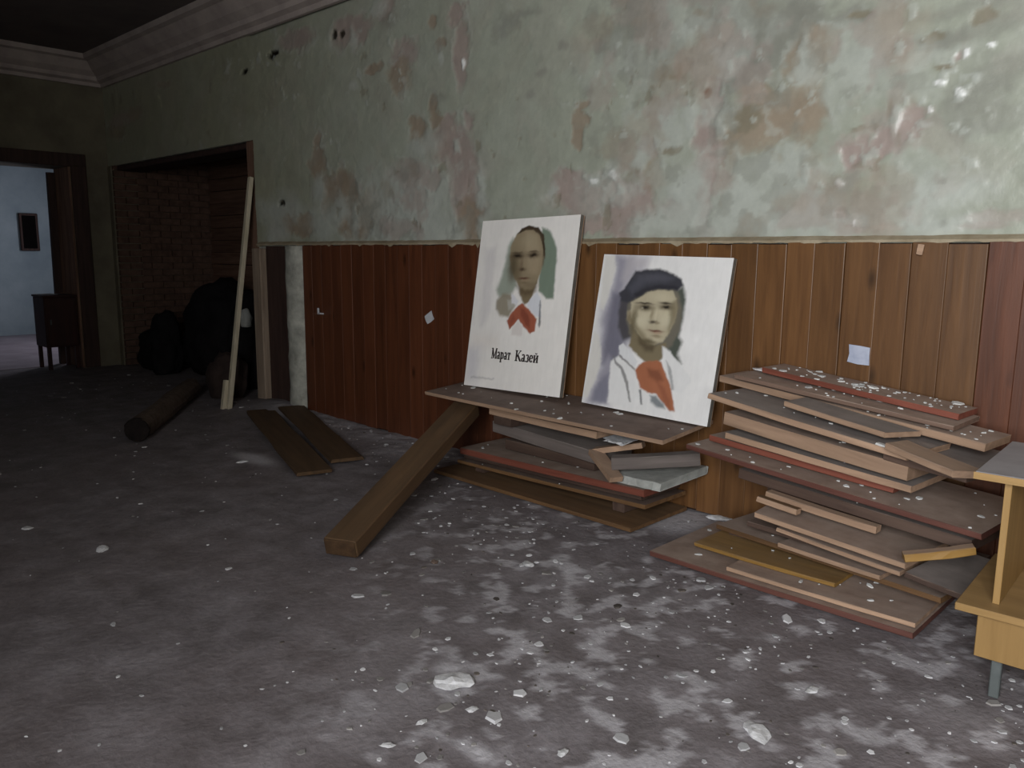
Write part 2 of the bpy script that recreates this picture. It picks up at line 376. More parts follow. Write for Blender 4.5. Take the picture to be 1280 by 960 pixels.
PORTRAIT_CAP=[
 ((176,174,182),0.05,0.9,[(0.092,0.997),(0.356,0.989),(0.375,0.903),(0.316,0.686),(0.344,0.358),(0.259,0.166),(0.244,0.013),(0.025,0.004),(0.065,0.204),(0.07,0.403),(0.036,0.624),(0.099,0.824)]),
 ((142,140,152),0.03,0.95,[(0.1,0.998),(0.255,0.985),(0.274,0.904),(0.192,0.753),(0.186,0.637),(0.199,0.509),(0.251,0.424),(0.246,0.307),(0.231,0.227),(0.22,0.134),(0.222,0.023),(0.051,0.008),(0.078,0.113),(0.131,0.253),(0.085,0.379),(0.094,0.485),(0.06,0.56),(0.093,0.668),(0.126,0.8),(0.127,0.915)]),
 ((112,111,124),0.03,0.95,[(0.128,0.748),(0.255,0.744),(0.321,0.457),(0.254,0.398),(0.253,0.295),(0.206,0.289),(0.187,0.443),(0.133,0.606)]),
 ((108,107,120),0.03,0.95,[(0.141,0.71),(0.195,0.74),(0.194,0.624),(0.204,0.509),(0.251,0.424),(0.242,0.293),(0.17,0.336),(0.133,0.279),(0.12,0.409),(0.123,0.54)]),
 ((176,172,176),0.03,0.7,[(0.199,0.989),(0.387,0.985),(0.371,0.922),(0.282,0.904),(0.222,0.819),(0.185,0.842)]),
 ((118,118,132),0.02,0.9,[(0.14,0.175),(0.196,0.222),(0.214,0.107),(0.208,0.027),(0.091,0.021),(0.092,0.088)]),
 ((205,203,198),0.012,0.9,[(0.01,0.994),(0.093,0.991),(0.119,0.915),(0.11,0.824),(0.09,0.719),(0.069,0.627),(0.03,0.649),(0.023,0.793)]),
 ((202,200,195),0.012,0.9,[(0.019,0.477),(0.059,0.455),(0.093,0.38),(0.114,0.29),(0.091,0.168),(0.043,0.04),(0.006,0.048),(0.009,0.263)]),
 ((74,72,76),0.016,1,[(0.204,0.722),(0.284,0.702),(0.312,0.647),(0.273,0.631),(0.298,0.557),(0.349,0.473),(0.272,0.446),(0.214,0.523),(0.196,0.637)]),
 ((76,81,74),0.016,1,[(0.622,0.789),(0.675,0.821),(0.71,0.742),(0.71,0.621),(0.702,0.511),(0.734,0.478),(0.712,0.403),(0.749,0.344),(0.675,0.374),(0.616,0.44),(0.628,0.503),(0.648,0.591),(0.645,0.712)]),
 ((104,100,90),0.012,1,[(0.264,0.707),(0.429,0.801),(0.636,0.803),(0.693,0.68),(0.701,0.548),(0.659,0.445),(0.569,0.385),(0.46,0.397),(0.336,0.459),(0.269,0.58)]),
 ((118,108,86),0.01,1,[(0.341,0.523),(0.447,0.452),(0.542,0.438),(0.614,0.465),(0.621,0.392),(0.58,0.337),(0.493,0.319),(0.406,0.359),(0.327,0.417),(0.33,0.471)]),
 ((76,66,52),0.018,0.8,[(0.383,0.496),(0.473,0.443),(0.541,0.442),(0.521,0.398),(0.46,0.397),(0.405,0.435)]),
 ((140,130,108),0.008,1,[(0.267,0.637),(0.297,0.646),(0.332,0.56),(0.303,0.555),(0.274,0.593)]),
 ((170,161,138),0.008,1,[(0.292,0.694),(0.406,0.768),(0.491,0.793),(0.595,0.791),(0.641,0.736),(0.659,0.653),(0.646,0.579),(0.621,0.515),(0.588,0.468),(0.526,0.442),(0.471,0.449),(0.41,0.48),(0.353,0.524),(0.316,0.584),(0.295,0.646)]),
 ((186,178,154),0.03,0.7,[(0.371,0.652),(0.464,0.648),(0.468,0.598),(0.426,0.544),(0.36,0.563)]),
 ((186,178,154),0.025,0.7,[(0.506,0.664),(0.612,0.655),(0.612,0.588),(0.563,0.546),(0.515,0.59)]),
 ((112,102,78),0.025,0.85,[(0.316,0.584),(0.37,0.551),(0.458,0.472),(0.525,0.449),(0.471,0.449),(0.411,0.477),(0.354,0.522)]),
 ((122,114,92),0.018,0.85,[(0.599,0.709),(0.642,0.724),(0.656,0.653),(0.644,0.578),(0.62,0.521),(0.606,0.55)]),
 ((60,60,66),0.01,1,[(0.179,0.745),(0.221,0.787),(0.262,0.853),(0.288,0.898),(0.332,0.903),(0.374,0.911),(0.478,0.919),(0.587,0.893),(0.656,0.861),(0.677,0.826),(0.639,0.79),(0.581,0.79),(0.477,0.79),(0.407,0.766),(0.33,0.727),(0.268,0.688),(0.205,0.696)]),
 ((80,81,90),0.025,0.7,[(0.245,0.788),(0.323,0.863),(0.455,0.889),(0.593,0.866),(0.54,0.839),(0.393,0.823),(0.286,0.747)]),
 ((44,44,50),0.012,0.8,[(0.302,0.748),(0.4,0.793),(0.515,0.819),(0.634,0.815),(0.631,0.794),(0.58,0.793),(0.477,0.79),(0.407,0.766),(0.33,0.727)]),
 ((212,212,212),0.01,1,[(0.195,0.3),(0.258,0.347),(0.412,0.264),(0.465,0.17),(0.536,0.13),(0.62,0.094),(0.72,0.048),(0.759,0.005),(0.224,0.029),(0.211,0.159)]),
 ((110,108,108),0.006,0.8,[(0.21,0.341),(0.246,0.307),(0.302,0.275),(0.365,0.181),(0.415,0.06),(0.403,0.058),(0.349,0.166),(0.286,0.26),(0.233,0.292)]),
 ((205,206,208),0.006,1,[(0.245,0.408),(0.276,0.429),(0.338,0.383),(0.415,0.322),(0.405,0.283),(0.337,0.316),(0.259,0.354)]),
 ((100,98,96),0.006,0.8,[(0.259,0.354),(0.338,0.313),(0.407,0.276),(0.405,0.263),(0.333,0.3),(0.258,0.339)]),
 ((210,210,210),0.008,1,[(0.587,0.437),(0.622,0.429),(0.74,0.345),(0.846,0.251),(0.78,0.168),(0.711,0.182),(0.651,0.285),(0.616,0.342)]),
 ((70,70,74),0.006,0.8,[(0.462,0.151),(0.481,0.154),(0.503,0.059),(0.491,0.057)]),
 ((120,122,124),0.008,0.7,[(0.635,0.356),(0.684,0.301),(0.721,0.184),(0.707,0.182),(0.668,0.275)]),
 ((154,98,72),0.008,1,[(0.409,0.264),(0.427,0.302),(0.468,0.328),(0.563,0.347),(0.602,0.34),(0.629,0.294),(0.672,0.238),(0.707,0.182),(0.756,0.052),(0.72,0.048),(0.652,0.099),(0.595,0.14),(0.534,0.14),(0.467,0.164),(0.431,0.216)]),
 ((116,72,54),0.016,0.8,[(0.5,0.289),(0.591,0.289),(0.634,0.233),(0.593,0.214),(0.526,0.242)]),
 ((134,82,62),0.012,0.7,[(0.593,0.214),(0.642,0.197),(0.706,0.107),(0.726,0.055),(0.664,0.101)]),
 ((106,112,116),0.012,0.9,[(0.552,0.127),(0.598,0.127),(0.666,0.089),(0.68,0.06),(0.629,0.057),(0.569,0.085)]),
]
PORTRAIT_CAP+=[
 ((98,89,68),0.9,0.334,0.58,0.028,0.087),
 ((184,176,152),0.7,0.518,0.742,0.088,0.030),
 ((190,183,160),0.75,0.401,0.586,0.050,0.044),
 ((188,181,158),0.65,0.583,0.599,0.035,0.040),
 ((90,81,62),0.85,0.469,0.458,0.075,0.018),
 ((126,116,94),0.7,0.643,0.658,0.020,0.072),
 ((86,77,61),0.95,0.41,0.671,0.066,0.021),
 ((86,77,61),0.95,0.571,0.683,0.052,0.019),
 ((30,27,24),1.0,0.415,0.67,0.025,0.010),
 ((30,27,24),1.0,0.572,0.682,0.021,0.008),
 ((54,48,40),0.95,0.4,0.695,0.067,0.007),
 ((54,48,40),0.95,0.567,0.707,0.049,0.008),
 ((190,184,164),0.5,0.386,0.665,0.011,0.005),
 ((130,120,98),0.7,0.468,0.63,0.013,0.042),
 ((190,182,158),0.6,0.499,0.626,0.012,0.042),
 ((58,50,44),0.9,0.486,0.583,0.029,0.010),
 ((122,110,88),0.6,0.521,0.579,0.021,0.009),
 ((98,64,54),1.0,0.519,0.528,0.056,0.008),
 ((152,116,98),0.6,0.528,0.515,0.038,0.007),
 ((118,104,82),0.7,0.532,0.495,0.038,0.009),
 ((184,176,152),0.5,0.534,0.474,0.038,0.012),
 ((106,97,78),0.6,0.292,0.595,0.015,0.028),
 ((80,80,88),0.6,0.43,0.863,0.135,0.022),
]
# text uv (0.271, 0.178) (0.252, 0.241) (0.473, 0.181) (0.525, 0.177) (0.506, 0.243) (0.765, 0.175)
WALL_PATCHES=[
 (-4.75,2.83,0.154,0.098,'pink',0.90),(-4.14,2.71,0.071,0.203,'pink',0.90),(-4.18,2.99,0.071,0.070,'pink',0.90),(-4.29,2.22,0.165,0.096,'pink',0.90),(-4.14,2.01,0.161,0.212,'pink',0.90),(-4.10,1.74,0.136,0.182,'pink',0.90),
 (-4.29,2.10,0.116,0.097,'pink',0.90),(-4.08,2.29,0.047,0.052,'pink',0.90),(-4.98,3.18,0.114,0.066,'pink',0.90),(-5.38,3.10,0.249,0.104,'pink',0.90),(-6.17,3.15,0.245,0.075,'pink',0.90),(-4.80,2.66,0.129,0.133,'beige',0.90),
 (-5.11,2.77,0.109,0.034,'beige',0.90),(-5.92,2.13,0.107,0.167,'beige',0.90),(-5.67,1.94,0.159,0.114,'beige',0.90),(-5.52,1.82,0.177,0.176,'beige',0.90),(-5.46,1.62,0.132,0.113,'beige',0.90),(-5.20,1.74,0.207,0.134,'beige',0.90),
 (-5.28,1.60,0.127,0.087,'beige',0.90),(-6.22,1.63,0.243,0.082,'beige',0.90),(-4.63,2.28,0.090,0.077,'beige',0.90),(-4.09,1.63,0.112,0.151,'beige',0.90),(-4.43,2.43,0.051,0.064,'beige',0.90),(-4.46,2.99,0.051,0.047,'beige',0.90),
 (-4.35,2.83,0.058,0.036,'beige',0.90),(-5.90,2.26,0.059,0.102,'beige',0.90),(-4.41,2.33,0.068,0.043,'beige',0.90),(-5.80,1.76,0.070,0.078,'beige',0.90),(-6.53,1.78,0.325,0.111,'white',0.85),(-6.61,1.57,0.166,0.099,'white',0.85),
 (-5.84,1.63,0.190,0.144,'white',0.85),(-5.60,1.75,0.079,0.089,'white',0.85),(-5.04,1.56,0.120,0.109,'white',0.85),(-4.83,1.74,0.286,0.210,'white',0.85),(-4.55,1.78,0.250,0.225,'white',0.85),(-4.46,1.56,0.264,0.090,'white',0.85),
 (-5.88,1.94,0.095,0.091,'white',0.85),(-4.54,2.17,0.159,0.077,'white',0.85),(-5.38,2.68,0.052,0.035,'white',0.85),(-5.03,3.19,0.077,0.049,'white',0.85),(-5.38,3.02,0.042,0.069,'white',0.85),(-4.35,2.74,0.025,0.052,'white',0.85),
 (-5.39,1.66,0.054,0.125,'white',0.85),(-4.77,1.99,0.187,0.080,'pink',0.55),(-4.64,1.79,0.146,0.068,'pink',0.55),(-4.83,1.59,0.210,0.059,'pink',0.55),(-4.46,1.92,0.104,0.055,'pink',0.55),(-6.56,3.10,0.106,0.039,'hole',1.00),
 (-7.05,3.02,0.058,0.034,'hole',1.00),(-5.63,3.10,0.044,0.035,'hole',1.00),(-5.53,3.09,0.043,0.035,'hole',1.00),(-6.50,1.84,0.067,0.035,'hole',1.00),(-3.81,2.79,0.072,0.058,'grey',0.60),(-3.65,2.84,0.062,0.047,'grey',0.60),
 (-3.54,2.87,0.094,0.028,'grey',0.60),(-3.03,2.74,0.047,0.061,'grey',0.60),(-2.98,2.59,0.046,0.078,'grey',0.60),(-3.43,2.51,0.039,0.023,'grey',0.60),(-3.52,2.39,0.041,0.029,'grey',0.60),(-3.17,2.46,0.024,0.027,'grey',0.60),
 (-3.06,2.35,0.030,0.027,'grey',0.60),(-3.26,2.63,0.031,0.023,'grey',0.60),(-2.77,2.75,0.027,0.058,'grey',0.60),(-3.75,2.84,0.035,0.057,'grey',0.60),(-2.75,2.47,0.033,0.085,'grey',0.60),(-4.89,3.10,0.130,0.054,'grey',0.60),
 (-4.38,2.82,0.050,0.042,'grey',0.60),(-4.37,2.47,0.059,0.042,'grey',0.60),(-3.12,2.18,0.049,0.073,'beige',0.80),(-3.13,2.08,0.043,0.046,'beige',0.80),(-3.10,2.28,0.054,0.027,'beige',0.80),(-2.98,1.73,0.310,0.101,'pink',0.90),
 (-3.19,1.80,0.113,0.104,'pink',0.90),(-2.71,1.69,0.143,0.142,'pink',0.90),(-3.17,1.88,0.062,0.047,'pink',0.90),(-2.72,1.56,0.100,0.072,'pink',0.90),(-3.04,1.58,0.243,0.047,'pink',0.90),(-3.00,1.83,0.048,0.028,'white',0.90),
 (-2.86,1.86,0.051,0.040,'white',0.90),(-2.80,1.73,0.045,0.045,'white',0.90),(-2.66,1.55,0.076,0.080,'white',0.90),(-3.31,1.78,0.033,0.058,'white',0.90),(-3.94,1.89,0.038,0.094,'white',0.90),(-3.97,1.76,0.046,0.042,'white',0.90),
 (-3.94,1.60,0.062,0.063,'white',0.90),(-4.20,2.13,0.032,0.042,'white',0.90),(-4.29,1.50,0.169,0.044,'white',0.90),(-2.68,2.67,0.158,0.166,'grey',0.75),(-2.50,2.35,0.131,0.107,'grey',0.75),(-2.06,2.48,0.239,0.152,'grey',0.75),
 (-1.95,2.40,0.189,0.131,'grey',0.75),(-1.71,2.43,0.085,0.093,'grey',0.75),(-2.20,2.60,0.081,0.096,'grey',0.75),(-2.07,2.33,0.132,0.084,'grey',0.75),(-2.35,2.39,0.057,0.040,'grey',0.75),(-2.55,2.50,0.102,0.066,'grey',0.75),
 (-1.80,2.54,0.079,0.072,'grey',0.75),(-1.51,2.49,0.064,0.062,'grey',0.75),(-2.25,2.26,0.093,0.048,'grey',0.75),(-1.58,2.48,0.051,0.049,'grey',0.75),(-2.17,2.17,0.046,0.047,'grey',0.75),(-1.93,2.06,0.245,0.122,'beige',0.65),
 (-2.03,2.02,0.149,0.101,'beige',0.65),(-1.79,2.12,0.136,0.134,'beige',0.65),(-2.31,2.63,0.047,0.035,'beige',0.65),(-2.21,2.51,0.100,0.054,'beige',0.65),(-1.74,2.35,0.086,0.101,'beige',0.65),(-2.44,2.38,0.069,0.073,'beige',0.65),
 (-2.18,1.89,0.074,0.121,'beige',0.65),(-2.61,1.84,0.106,0.095,'beige',0.65),(-2.00,2.19,0.086,0.054,'beige',0.65),(-1.67,2.36,0.076,0.071,'beige',0.65),(-2.28,2.10,0.071,0.121,'pink',0.90),(-2.26,1.94,0.076,0.138,'pink',0.90),
 (-2.26,1.77,0.048,0.140,'pink',0.90),(-2.26,1.61,0.038,0.125,'pink',0.90),(-2.24,1.52,0.043,0.067,'pink',0.90),(-2.24,2.24,0.047,0.064,'pink',0.90),(-2.43,1.64,0.111,0.060,'pink',0.90),(-2.37,2.11,0.024,0.098,'white',0.80),
 (-2.52,2.13,0.071,0.042,'white',0.80),(-2.50,2.02,0.102,0.084,'white',0.80),(-2.33,1.79,0.049,0.033,'white',0.80),(-2.41,1.74,0.080,0.051,'white',0.80),(-2.68,1.91,0.054,0.096,'white',0.80),(-2.09,1.75,0.090,0.120,'white',0.80),
 (-1.94,1.66,0.199,0.134,'white',0.80),(-1.74,1.73,0.136,0.151,'white',0.80),(-1.87,1.85,0.150,0.054,'white',0.80),(-2.19,2.07,0.028,0.056,'white',0.80),(-2.03,1.56,0.196,0.064,'white',0.80),(-2.51,1.57,0.125,0.069,'white',0.80),
 (-2.34,1.70,0.098,0.168,'white',0.80),(-1.74,2.29,0.051,0.080,'white',0.80),(-1.76,2.37,0.020,0.080,'white',0.80),(-2.36,2.57,0.105,0.040,'white',0.80),(-2.30,2.40,0.057,0.079,'white',0.80),(-1.82,2.25,0.016,0.015,'white',0.80),
 (-2.15,2.36,0.063,0.047,'white',0.80),(-1.65,1.59,0.196,0.090,'white',0.80),(-1.39,1.59,0.214,0.065,'white',0.80),(-2.48,1.96,0.056,0.021,'khaki',0.80),(-2.49,2.37,0.070,0.049,'khaki',0.80),(-2.08,2.08,0.089,0.063,'khaki',0.80),
 (-2.73,1.84,0.055,0.044,'khaki',0.80),(-2.59,2.34,0.052,0.042,'khaki',0.80),(-2.28,2.23,0.024,0.028,'rust',1.00),(-2.27,2.24,0.019,0.020,'rust',1.00),(-1.50,2.33,0.162,0.118,'white',0.45),(-1.55,2.20,0.125,0.120,'white',0.45),
 (-1.37,2.24,0.137,0.102,'white',0.45),(-1.21,2.11,0.071,0.047,'white',0.45),(-1.15,2.26,0.126,0.039,'white',0.45),(-1.49,2.47,0.043,0.021,'grey',0.55),(-1.15,2.32,0.094,0.029,'grey',0.55),(-1.25,2.31,0.130,0.033,'grey',0.55),
 (-1.07,2.42,0.182,0.025,'grey',0.55),(-0.95,2.33,0.116,0.043,'grey',0.55),(-0.98,1.92,0.078,0.026,'grey',0.55),(-0.93,2.15,0.116,0.063,'grey',0.55),(-1.05,2.00,0.122,0.046,'grey',0.55),(-1.06,1.92,0.043,0.052,'grey',0.55),
 (-0.91,1.96,0.104,0.038,'grey',0.55),(-0.99,2.06,0.101,0.058,'grey',0.55),(-1.13,2.20,0.041,0.016,'khaki',0.90),(-1.20,2.33,0.045,0.016,'khaki',0.90),(-1.51,2.48,0.050,0.014,'khaki',0.90),(-1.01,2.37,0.047,0.025,'khaki',0.90),
 (-1.45,1.89,0.108,0.057,'pink',0.90),(-1.52,1.86,0.044,0.050,'pink',0.90),(-1.35,1.92,0.048,0.049,'pink',0.90),(-1.25,1.99,0.060,0.054,'pink',0.90),(-1.29,1.95,0.027,0.041,'pink',0.90),(-1.08,2.23,0.021,0.016,'pink',0.90),
 (-1.49,1.98,0.033,0.011,'khaki',0.70),(-1.42,1.98,0.028,0.014,'khaki',0.70),(-1.35,2.04,0.014,0.048,'khaki',0.70),(-1.31,1.92,0.014,0.028,'khaki',0.70),(-1.39,1.84,0.014,0.025,'khaki',0.70),(-1.46,1.82,0.036,0.014,'khaki',0.70),
 (-1.40,1.80,0.028,0.014,'khaki',0.70),(-1.33,1.99,0.014,0.055,'white',0.90),(-1.32,2.03,0.014,0.034,'white',0.90),(-1.20,1.97,0.026,0.013,'white',0.90),(-1.43,1.84,0.029,0.028,'white',0.90),(-1.15,2.13,0.022,0.016,'white',0.90),
 (-1.07,2.08,0.018,0.023,'white',0.90),(-1.18,2.03,0.010,0.013,'white',0.90),(-1.06,2.24,0.015,0.022,'white',0.90),(-0.97,2.26,0.018,0.009,'white',0.90),(-1.02,2.14,0.018,0.016,'white',0.90),(-1.55,1.74,0.022,0.022,'white',0.90),
 (-1.47,1.56,0.007,0.015,'white',0.90),(-1.09,1.54,0.191,0.034,'white',0.90),(-1.13,1.68,0.193,0.068,'white',0.90),(-1.15,2.13,0.022,0.013,'glint',0.95),(-1.07,2.08,0.015,0.019,'glint',0.95),(-1.18,2.03,0.006,0.013,'glint',0.95),
 (-1.55,1.74,0.019,0.018,'glint',0.95),(-1.47,1.56,0.007,0.015,'glint',0.95),(-3.00,1.83,0.030,0.014,'glint',0.95),(-0.97,2.26,0.015,0.006,'glint',0.95),(-1.06,2.24,0.009,0.019,'glint',0.95),(-4.12,2.66,0.016,0.030,'glint',0.95),
 (-2.86,1.85,0.029,0.022,'glint',0.95),(-1.33,1.53,0.091,0.018,'pink',0.50),(-1.50,1.53,0.074,0.022,'pink',0.50),(-0.89,1.56,0.105,0.026,'pink',0.50),(-0.93,1.53,0.090,0.013,'pink',0.50),(-1.53,1.60,0.030,0.022,'pink',0.50),
 (-1.11,1.73,0.022,0.013,'grey',0.60),(-1.09,1.55,0.016,0.014,'grey',0.60),(-1.53,1.62,0.022,0.011,'grey',0.60),(-1.27,1.59,0.024,0.014,'grey',0.60),(-2.35,1.52,0.129,0.017,'grey',0.60),(-2.00,1.49,0.088,0.012,'grey',0.60),
 (-9.99,2.91,0.329,0.070,'pink',0.70),(-9.57,2.95,0.199,0.068,'beige',0.60),(-10.13,2.79,0.240,0.071,'beige',0.60),(-8.76,3.15,0.155,0.032,'beige',0.60),
]

# ------------------------------------------------------------------ the setting
WY = 3.83          # face of the long wall
XL = -10.45        # face of the end wall
XR = 2.1
YF = -1.7
ZC = 3.62
WT = 1.475         # top of the boarding
def struct(name, mb, mat, parent=None, **kw):
    return tag(mb.build(name, mat, parent, **kw), kind='structure')

# floor: uneven, dusty, with low mounds of rubble along the wall
nx, ny = 760, 420
gx, gy = np.meshgrid(np.linspace(XL - 0.6, XR, nx), np.linspace(YF, 5.2, ny))
fz = (fbm(gx * 1.6, gy * 1.6, 3) - 0.5) * 0.016 + (fbm(gx * 9, gy * 9, 5) - 0.5) * 0.006
edge = sstep(3.15, 3.82, gy + (fbm(gx * 2, gy * 2, 8) - 0.5) * 0.5) * sstep(-6.9, -6.3, gx) * (1 - sstep(-4.3, -3.8, gx))
fz += edge * 0.045 * fbm(gx * 6, gy * 6, 9)
fz += np.exp(-(((gx + 6.6) / 0.5) ** 2 + ((gy - 3.75) / 0.35) ** 2)) * 0.05
fz -= 0.004
den = np.clip(0.05 + sstep(-0.7, 0.7, gx + 1.75 + (gy - 1.25) * 0.965), 0, 1)
sp1 = sstep(0.54, 0.66, fbm(gx * 13 + 3, gy * 13, 21, 4)) * den
sp2 = sstep(0.57, 0.74, fbm(gx * 1.6, gy * 2.2 + 9, 23, 5)) * den * 0.5
smear = np.clip(sp1 * 0.52 + sp2 * 0.40 + edge * 0.35, 0, 0.9)
for (cx, cy, rx, ry) in ((-1.89, 1.70, 0.075, 0.05), (-1.05, 1.62, 0.09, 0.05), (-1.5, 1.45, 0.05, 0.03), (-2.2, 3.6, 0.2, 0.2), (-5.0, 2.65, 0.25, 0.08)):
    smear = np.maximum(smear, 0.75 * np.exp(-(((gx - cx) / rx) ** 2 + ((gy - cy) / ry) ** 2) ** 1.5))
fc = np.stack([smear] * 3, -1)
fl = grid_object('floor', np.stack([gx, gy, fz], -1), fc, np.ones((ny - 1, nx - 1), bool), M['floor'])
tag(fl, kind='structure')
mb = MB(); mb.box((-15.4, -1.2, -0.08), (XL - 0.45, 5.4, -0.002)); struct('floor_side_room', mb, M['side_floor'])

# long wall: painted plaster above the boarding, a real height field (flakes stand proud of the bared plaster)
xs = np.concatenate([np.linspace(XL, -6.96, 150)[:-1], np.linspace(-6.96, XR, 900)])
zs = np.linspace(WT - 0.02, ZC, 215)
X, Z = np.meshgrid(xs, zs)
def albedo(r, g, b): return np.array(lin(r, g, b)[:3])
base = albedo(164, 169, 155)
WC = np.ones(X.shape + (3,)) * base
nb = fbm(X * 0.7, Z * 0.7, 40)
WC = WC * (0.90 + 0.2 * nb[..., None])
olive = sstep(-4.8, -7.5, X)[..., None] * 0.6
WC = WC * (1 - olive) + albedo(152, 150, 122) * olive
ax = (fbm(X * 7, Z * 7, 50) - 0.5) * 0.18; bx_ = (fbm(X * 26, Z * 26, 52, 3) - 0.5) * 0.07
az = (fbm(X * 7, Z * 7, 60) - 0.5) * 0.18; bz_ = (fbm(X * 26, Z * 26, 62, 3) - 0.5) * 0.07
KC = {'pink': albedo(166, 152, 145), 'beige': albedo(156, 141, 123), 'white': albedo(182, 187, 179), 'grey': albedo(138, 139, 130),
      'khaki': albedo(136, 130, 112), 'hole': albedo(26, 22, 16), 'rust': albedo(116, 62, 40), 'glint': albedo(240, 242, 240)}  # the small near-white spots paint glints of the glossy wall into its colour
KH = {'pink': -0.006, 'beige': -0.006, 'white': 0.0025, 'grey': -0.0005, 'khaki': -0.003, 'hole': -0.02, 'rust': -0.004, 'glint': 0.006}
WH = np.zeros(X.shape)
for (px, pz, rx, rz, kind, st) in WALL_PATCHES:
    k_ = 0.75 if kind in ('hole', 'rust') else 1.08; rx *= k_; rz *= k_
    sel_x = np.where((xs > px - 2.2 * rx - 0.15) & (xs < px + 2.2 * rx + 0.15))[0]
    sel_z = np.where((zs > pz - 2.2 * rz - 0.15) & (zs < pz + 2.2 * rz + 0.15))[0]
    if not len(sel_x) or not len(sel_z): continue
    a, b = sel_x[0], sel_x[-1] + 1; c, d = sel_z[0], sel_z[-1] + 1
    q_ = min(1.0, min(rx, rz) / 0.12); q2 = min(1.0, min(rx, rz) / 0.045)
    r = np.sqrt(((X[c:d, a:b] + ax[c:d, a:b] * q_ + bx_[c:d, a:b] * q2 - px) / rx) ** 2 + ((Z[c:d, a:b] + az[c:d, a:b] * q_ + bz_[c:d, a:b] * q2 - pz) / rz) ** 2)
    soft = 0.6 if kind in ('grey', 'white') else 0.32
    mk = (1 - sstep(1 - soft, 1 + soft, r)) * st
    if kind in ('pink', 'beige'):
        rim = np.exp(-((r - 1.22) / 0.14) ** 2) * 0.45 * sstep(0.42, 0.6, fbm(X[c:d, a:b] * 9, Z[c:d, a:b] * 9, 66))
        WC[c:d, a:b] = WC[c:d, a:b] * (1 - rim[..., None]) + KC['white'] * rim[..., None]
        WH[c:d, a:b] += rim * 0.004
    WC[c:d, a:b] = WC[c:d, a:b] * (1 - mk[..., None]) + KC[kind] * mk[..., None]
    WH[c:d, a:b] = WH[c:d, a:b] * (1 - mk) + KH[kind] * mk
# layered mottling where several coats have worn through
reg = np.clip(sstep(-3.35, -2.7, X) * (1 - sstep(-1.5, -0.9, X)) + 0.8 * sstep(-5.9, -5.3, X) * (1 - sstep(-4.1, -3.8, X)) * (1 - sstep(1.9, 2.2, Z)) + 0.25, 0, 1)
for (sd, sc, lo, hi, kc, al) in ((101, 4.0, 0.50, 0.62, 'white', 0.45), (111, 5.0, 0.54, 0.64, 'pink', 0.45), (121, 6.5, 0.56, 0.64, 'grey', 0.40), (131, 3.0, 0.55, 0.66, 'beige', 0.35)):
    mm_ = sstep(lo, hi, fbm(X * sc + sd, Z * sc, sd, 5)) * reg * al
    WC = WC * (1 - mm_[..., None]) + KC[kc] * mm_[..., None]
# small scattered chips in the paint, and general unevenness
ch = sstep(0.70, 0.76, fbm(X * 14, Z * 14, 70, 4)) * sstep(0.45, 0.6, fbm(X * 1.4, Z * 1.4, 72))
WC = WC * (1 - 0.6 * ch[..., None]) + KC['white'] * 0.6 * ch[..., None]
ch2 = sstep(0.71, 0.76, fbm(X * 11 + 5, Z * 8, 80, 4)) * sstep(0.48, 0.62, fbm(X * 1.1 + 7, Z * 1.1, 82))
WC = WC * (1 - 0.55 * ch2[..., None]) + KC['khaki'] * 0.55 * ch2[..., None]
WH += ch * 0.003 - ch2 * 0.003
WH += (fbm(X * 3.0, Z * 3.0, 90) - 0.5) * 0.012 + (fbm(X * 12, Z * 12, 92) - 0.5) * 0.006 + (fbm(X * 40, Z * 40, 93, 2) - 0.5) * 0.0022
hole_top = 2.42 + 0.0 * xs
keep = ~(((X[:-1, :-1] > -10.38) & (X[1:, 1:] < -6.94)) & (Z[1:, 1:] < 2.42))
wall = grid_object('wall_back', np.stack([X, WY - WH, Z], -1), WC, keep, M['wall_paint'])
tag(wall, kind='structure')
# body of the long wall, with the wide opening near the corner
mb = MB()
mb.box((XL - 0.1, WY + 0.03, 2.42), (-6.94, WY + 0.36, ZC))
mb.box((-6.94, WY + 0.03, -0.1), (XR + 0.1, WY + 0.36, ZC))
mb.box((-6.42, WY - 0.002, -0.1), (-6.13, WY + 0.03, WT))
mb.box((-6.94, WY + 0.012, -0.1), (-6.42, WY + 0.03, WT))
struct('wall_core', mb, M['whitewash'], wall)
mb = MB(); mb.box((XL - 0.1, WY - 0.012, -0.1), (-10.352, WY + 0.36, 2.415)); struct('wall_pier', mb, M['plaster'], wall)
mb = MB(); mb.box((-6.14, WY - 0.012, 0.0), (XR, WY + 0.01, WT - 0.01)); struct('wall_backing', mb, M['backing'], wall)

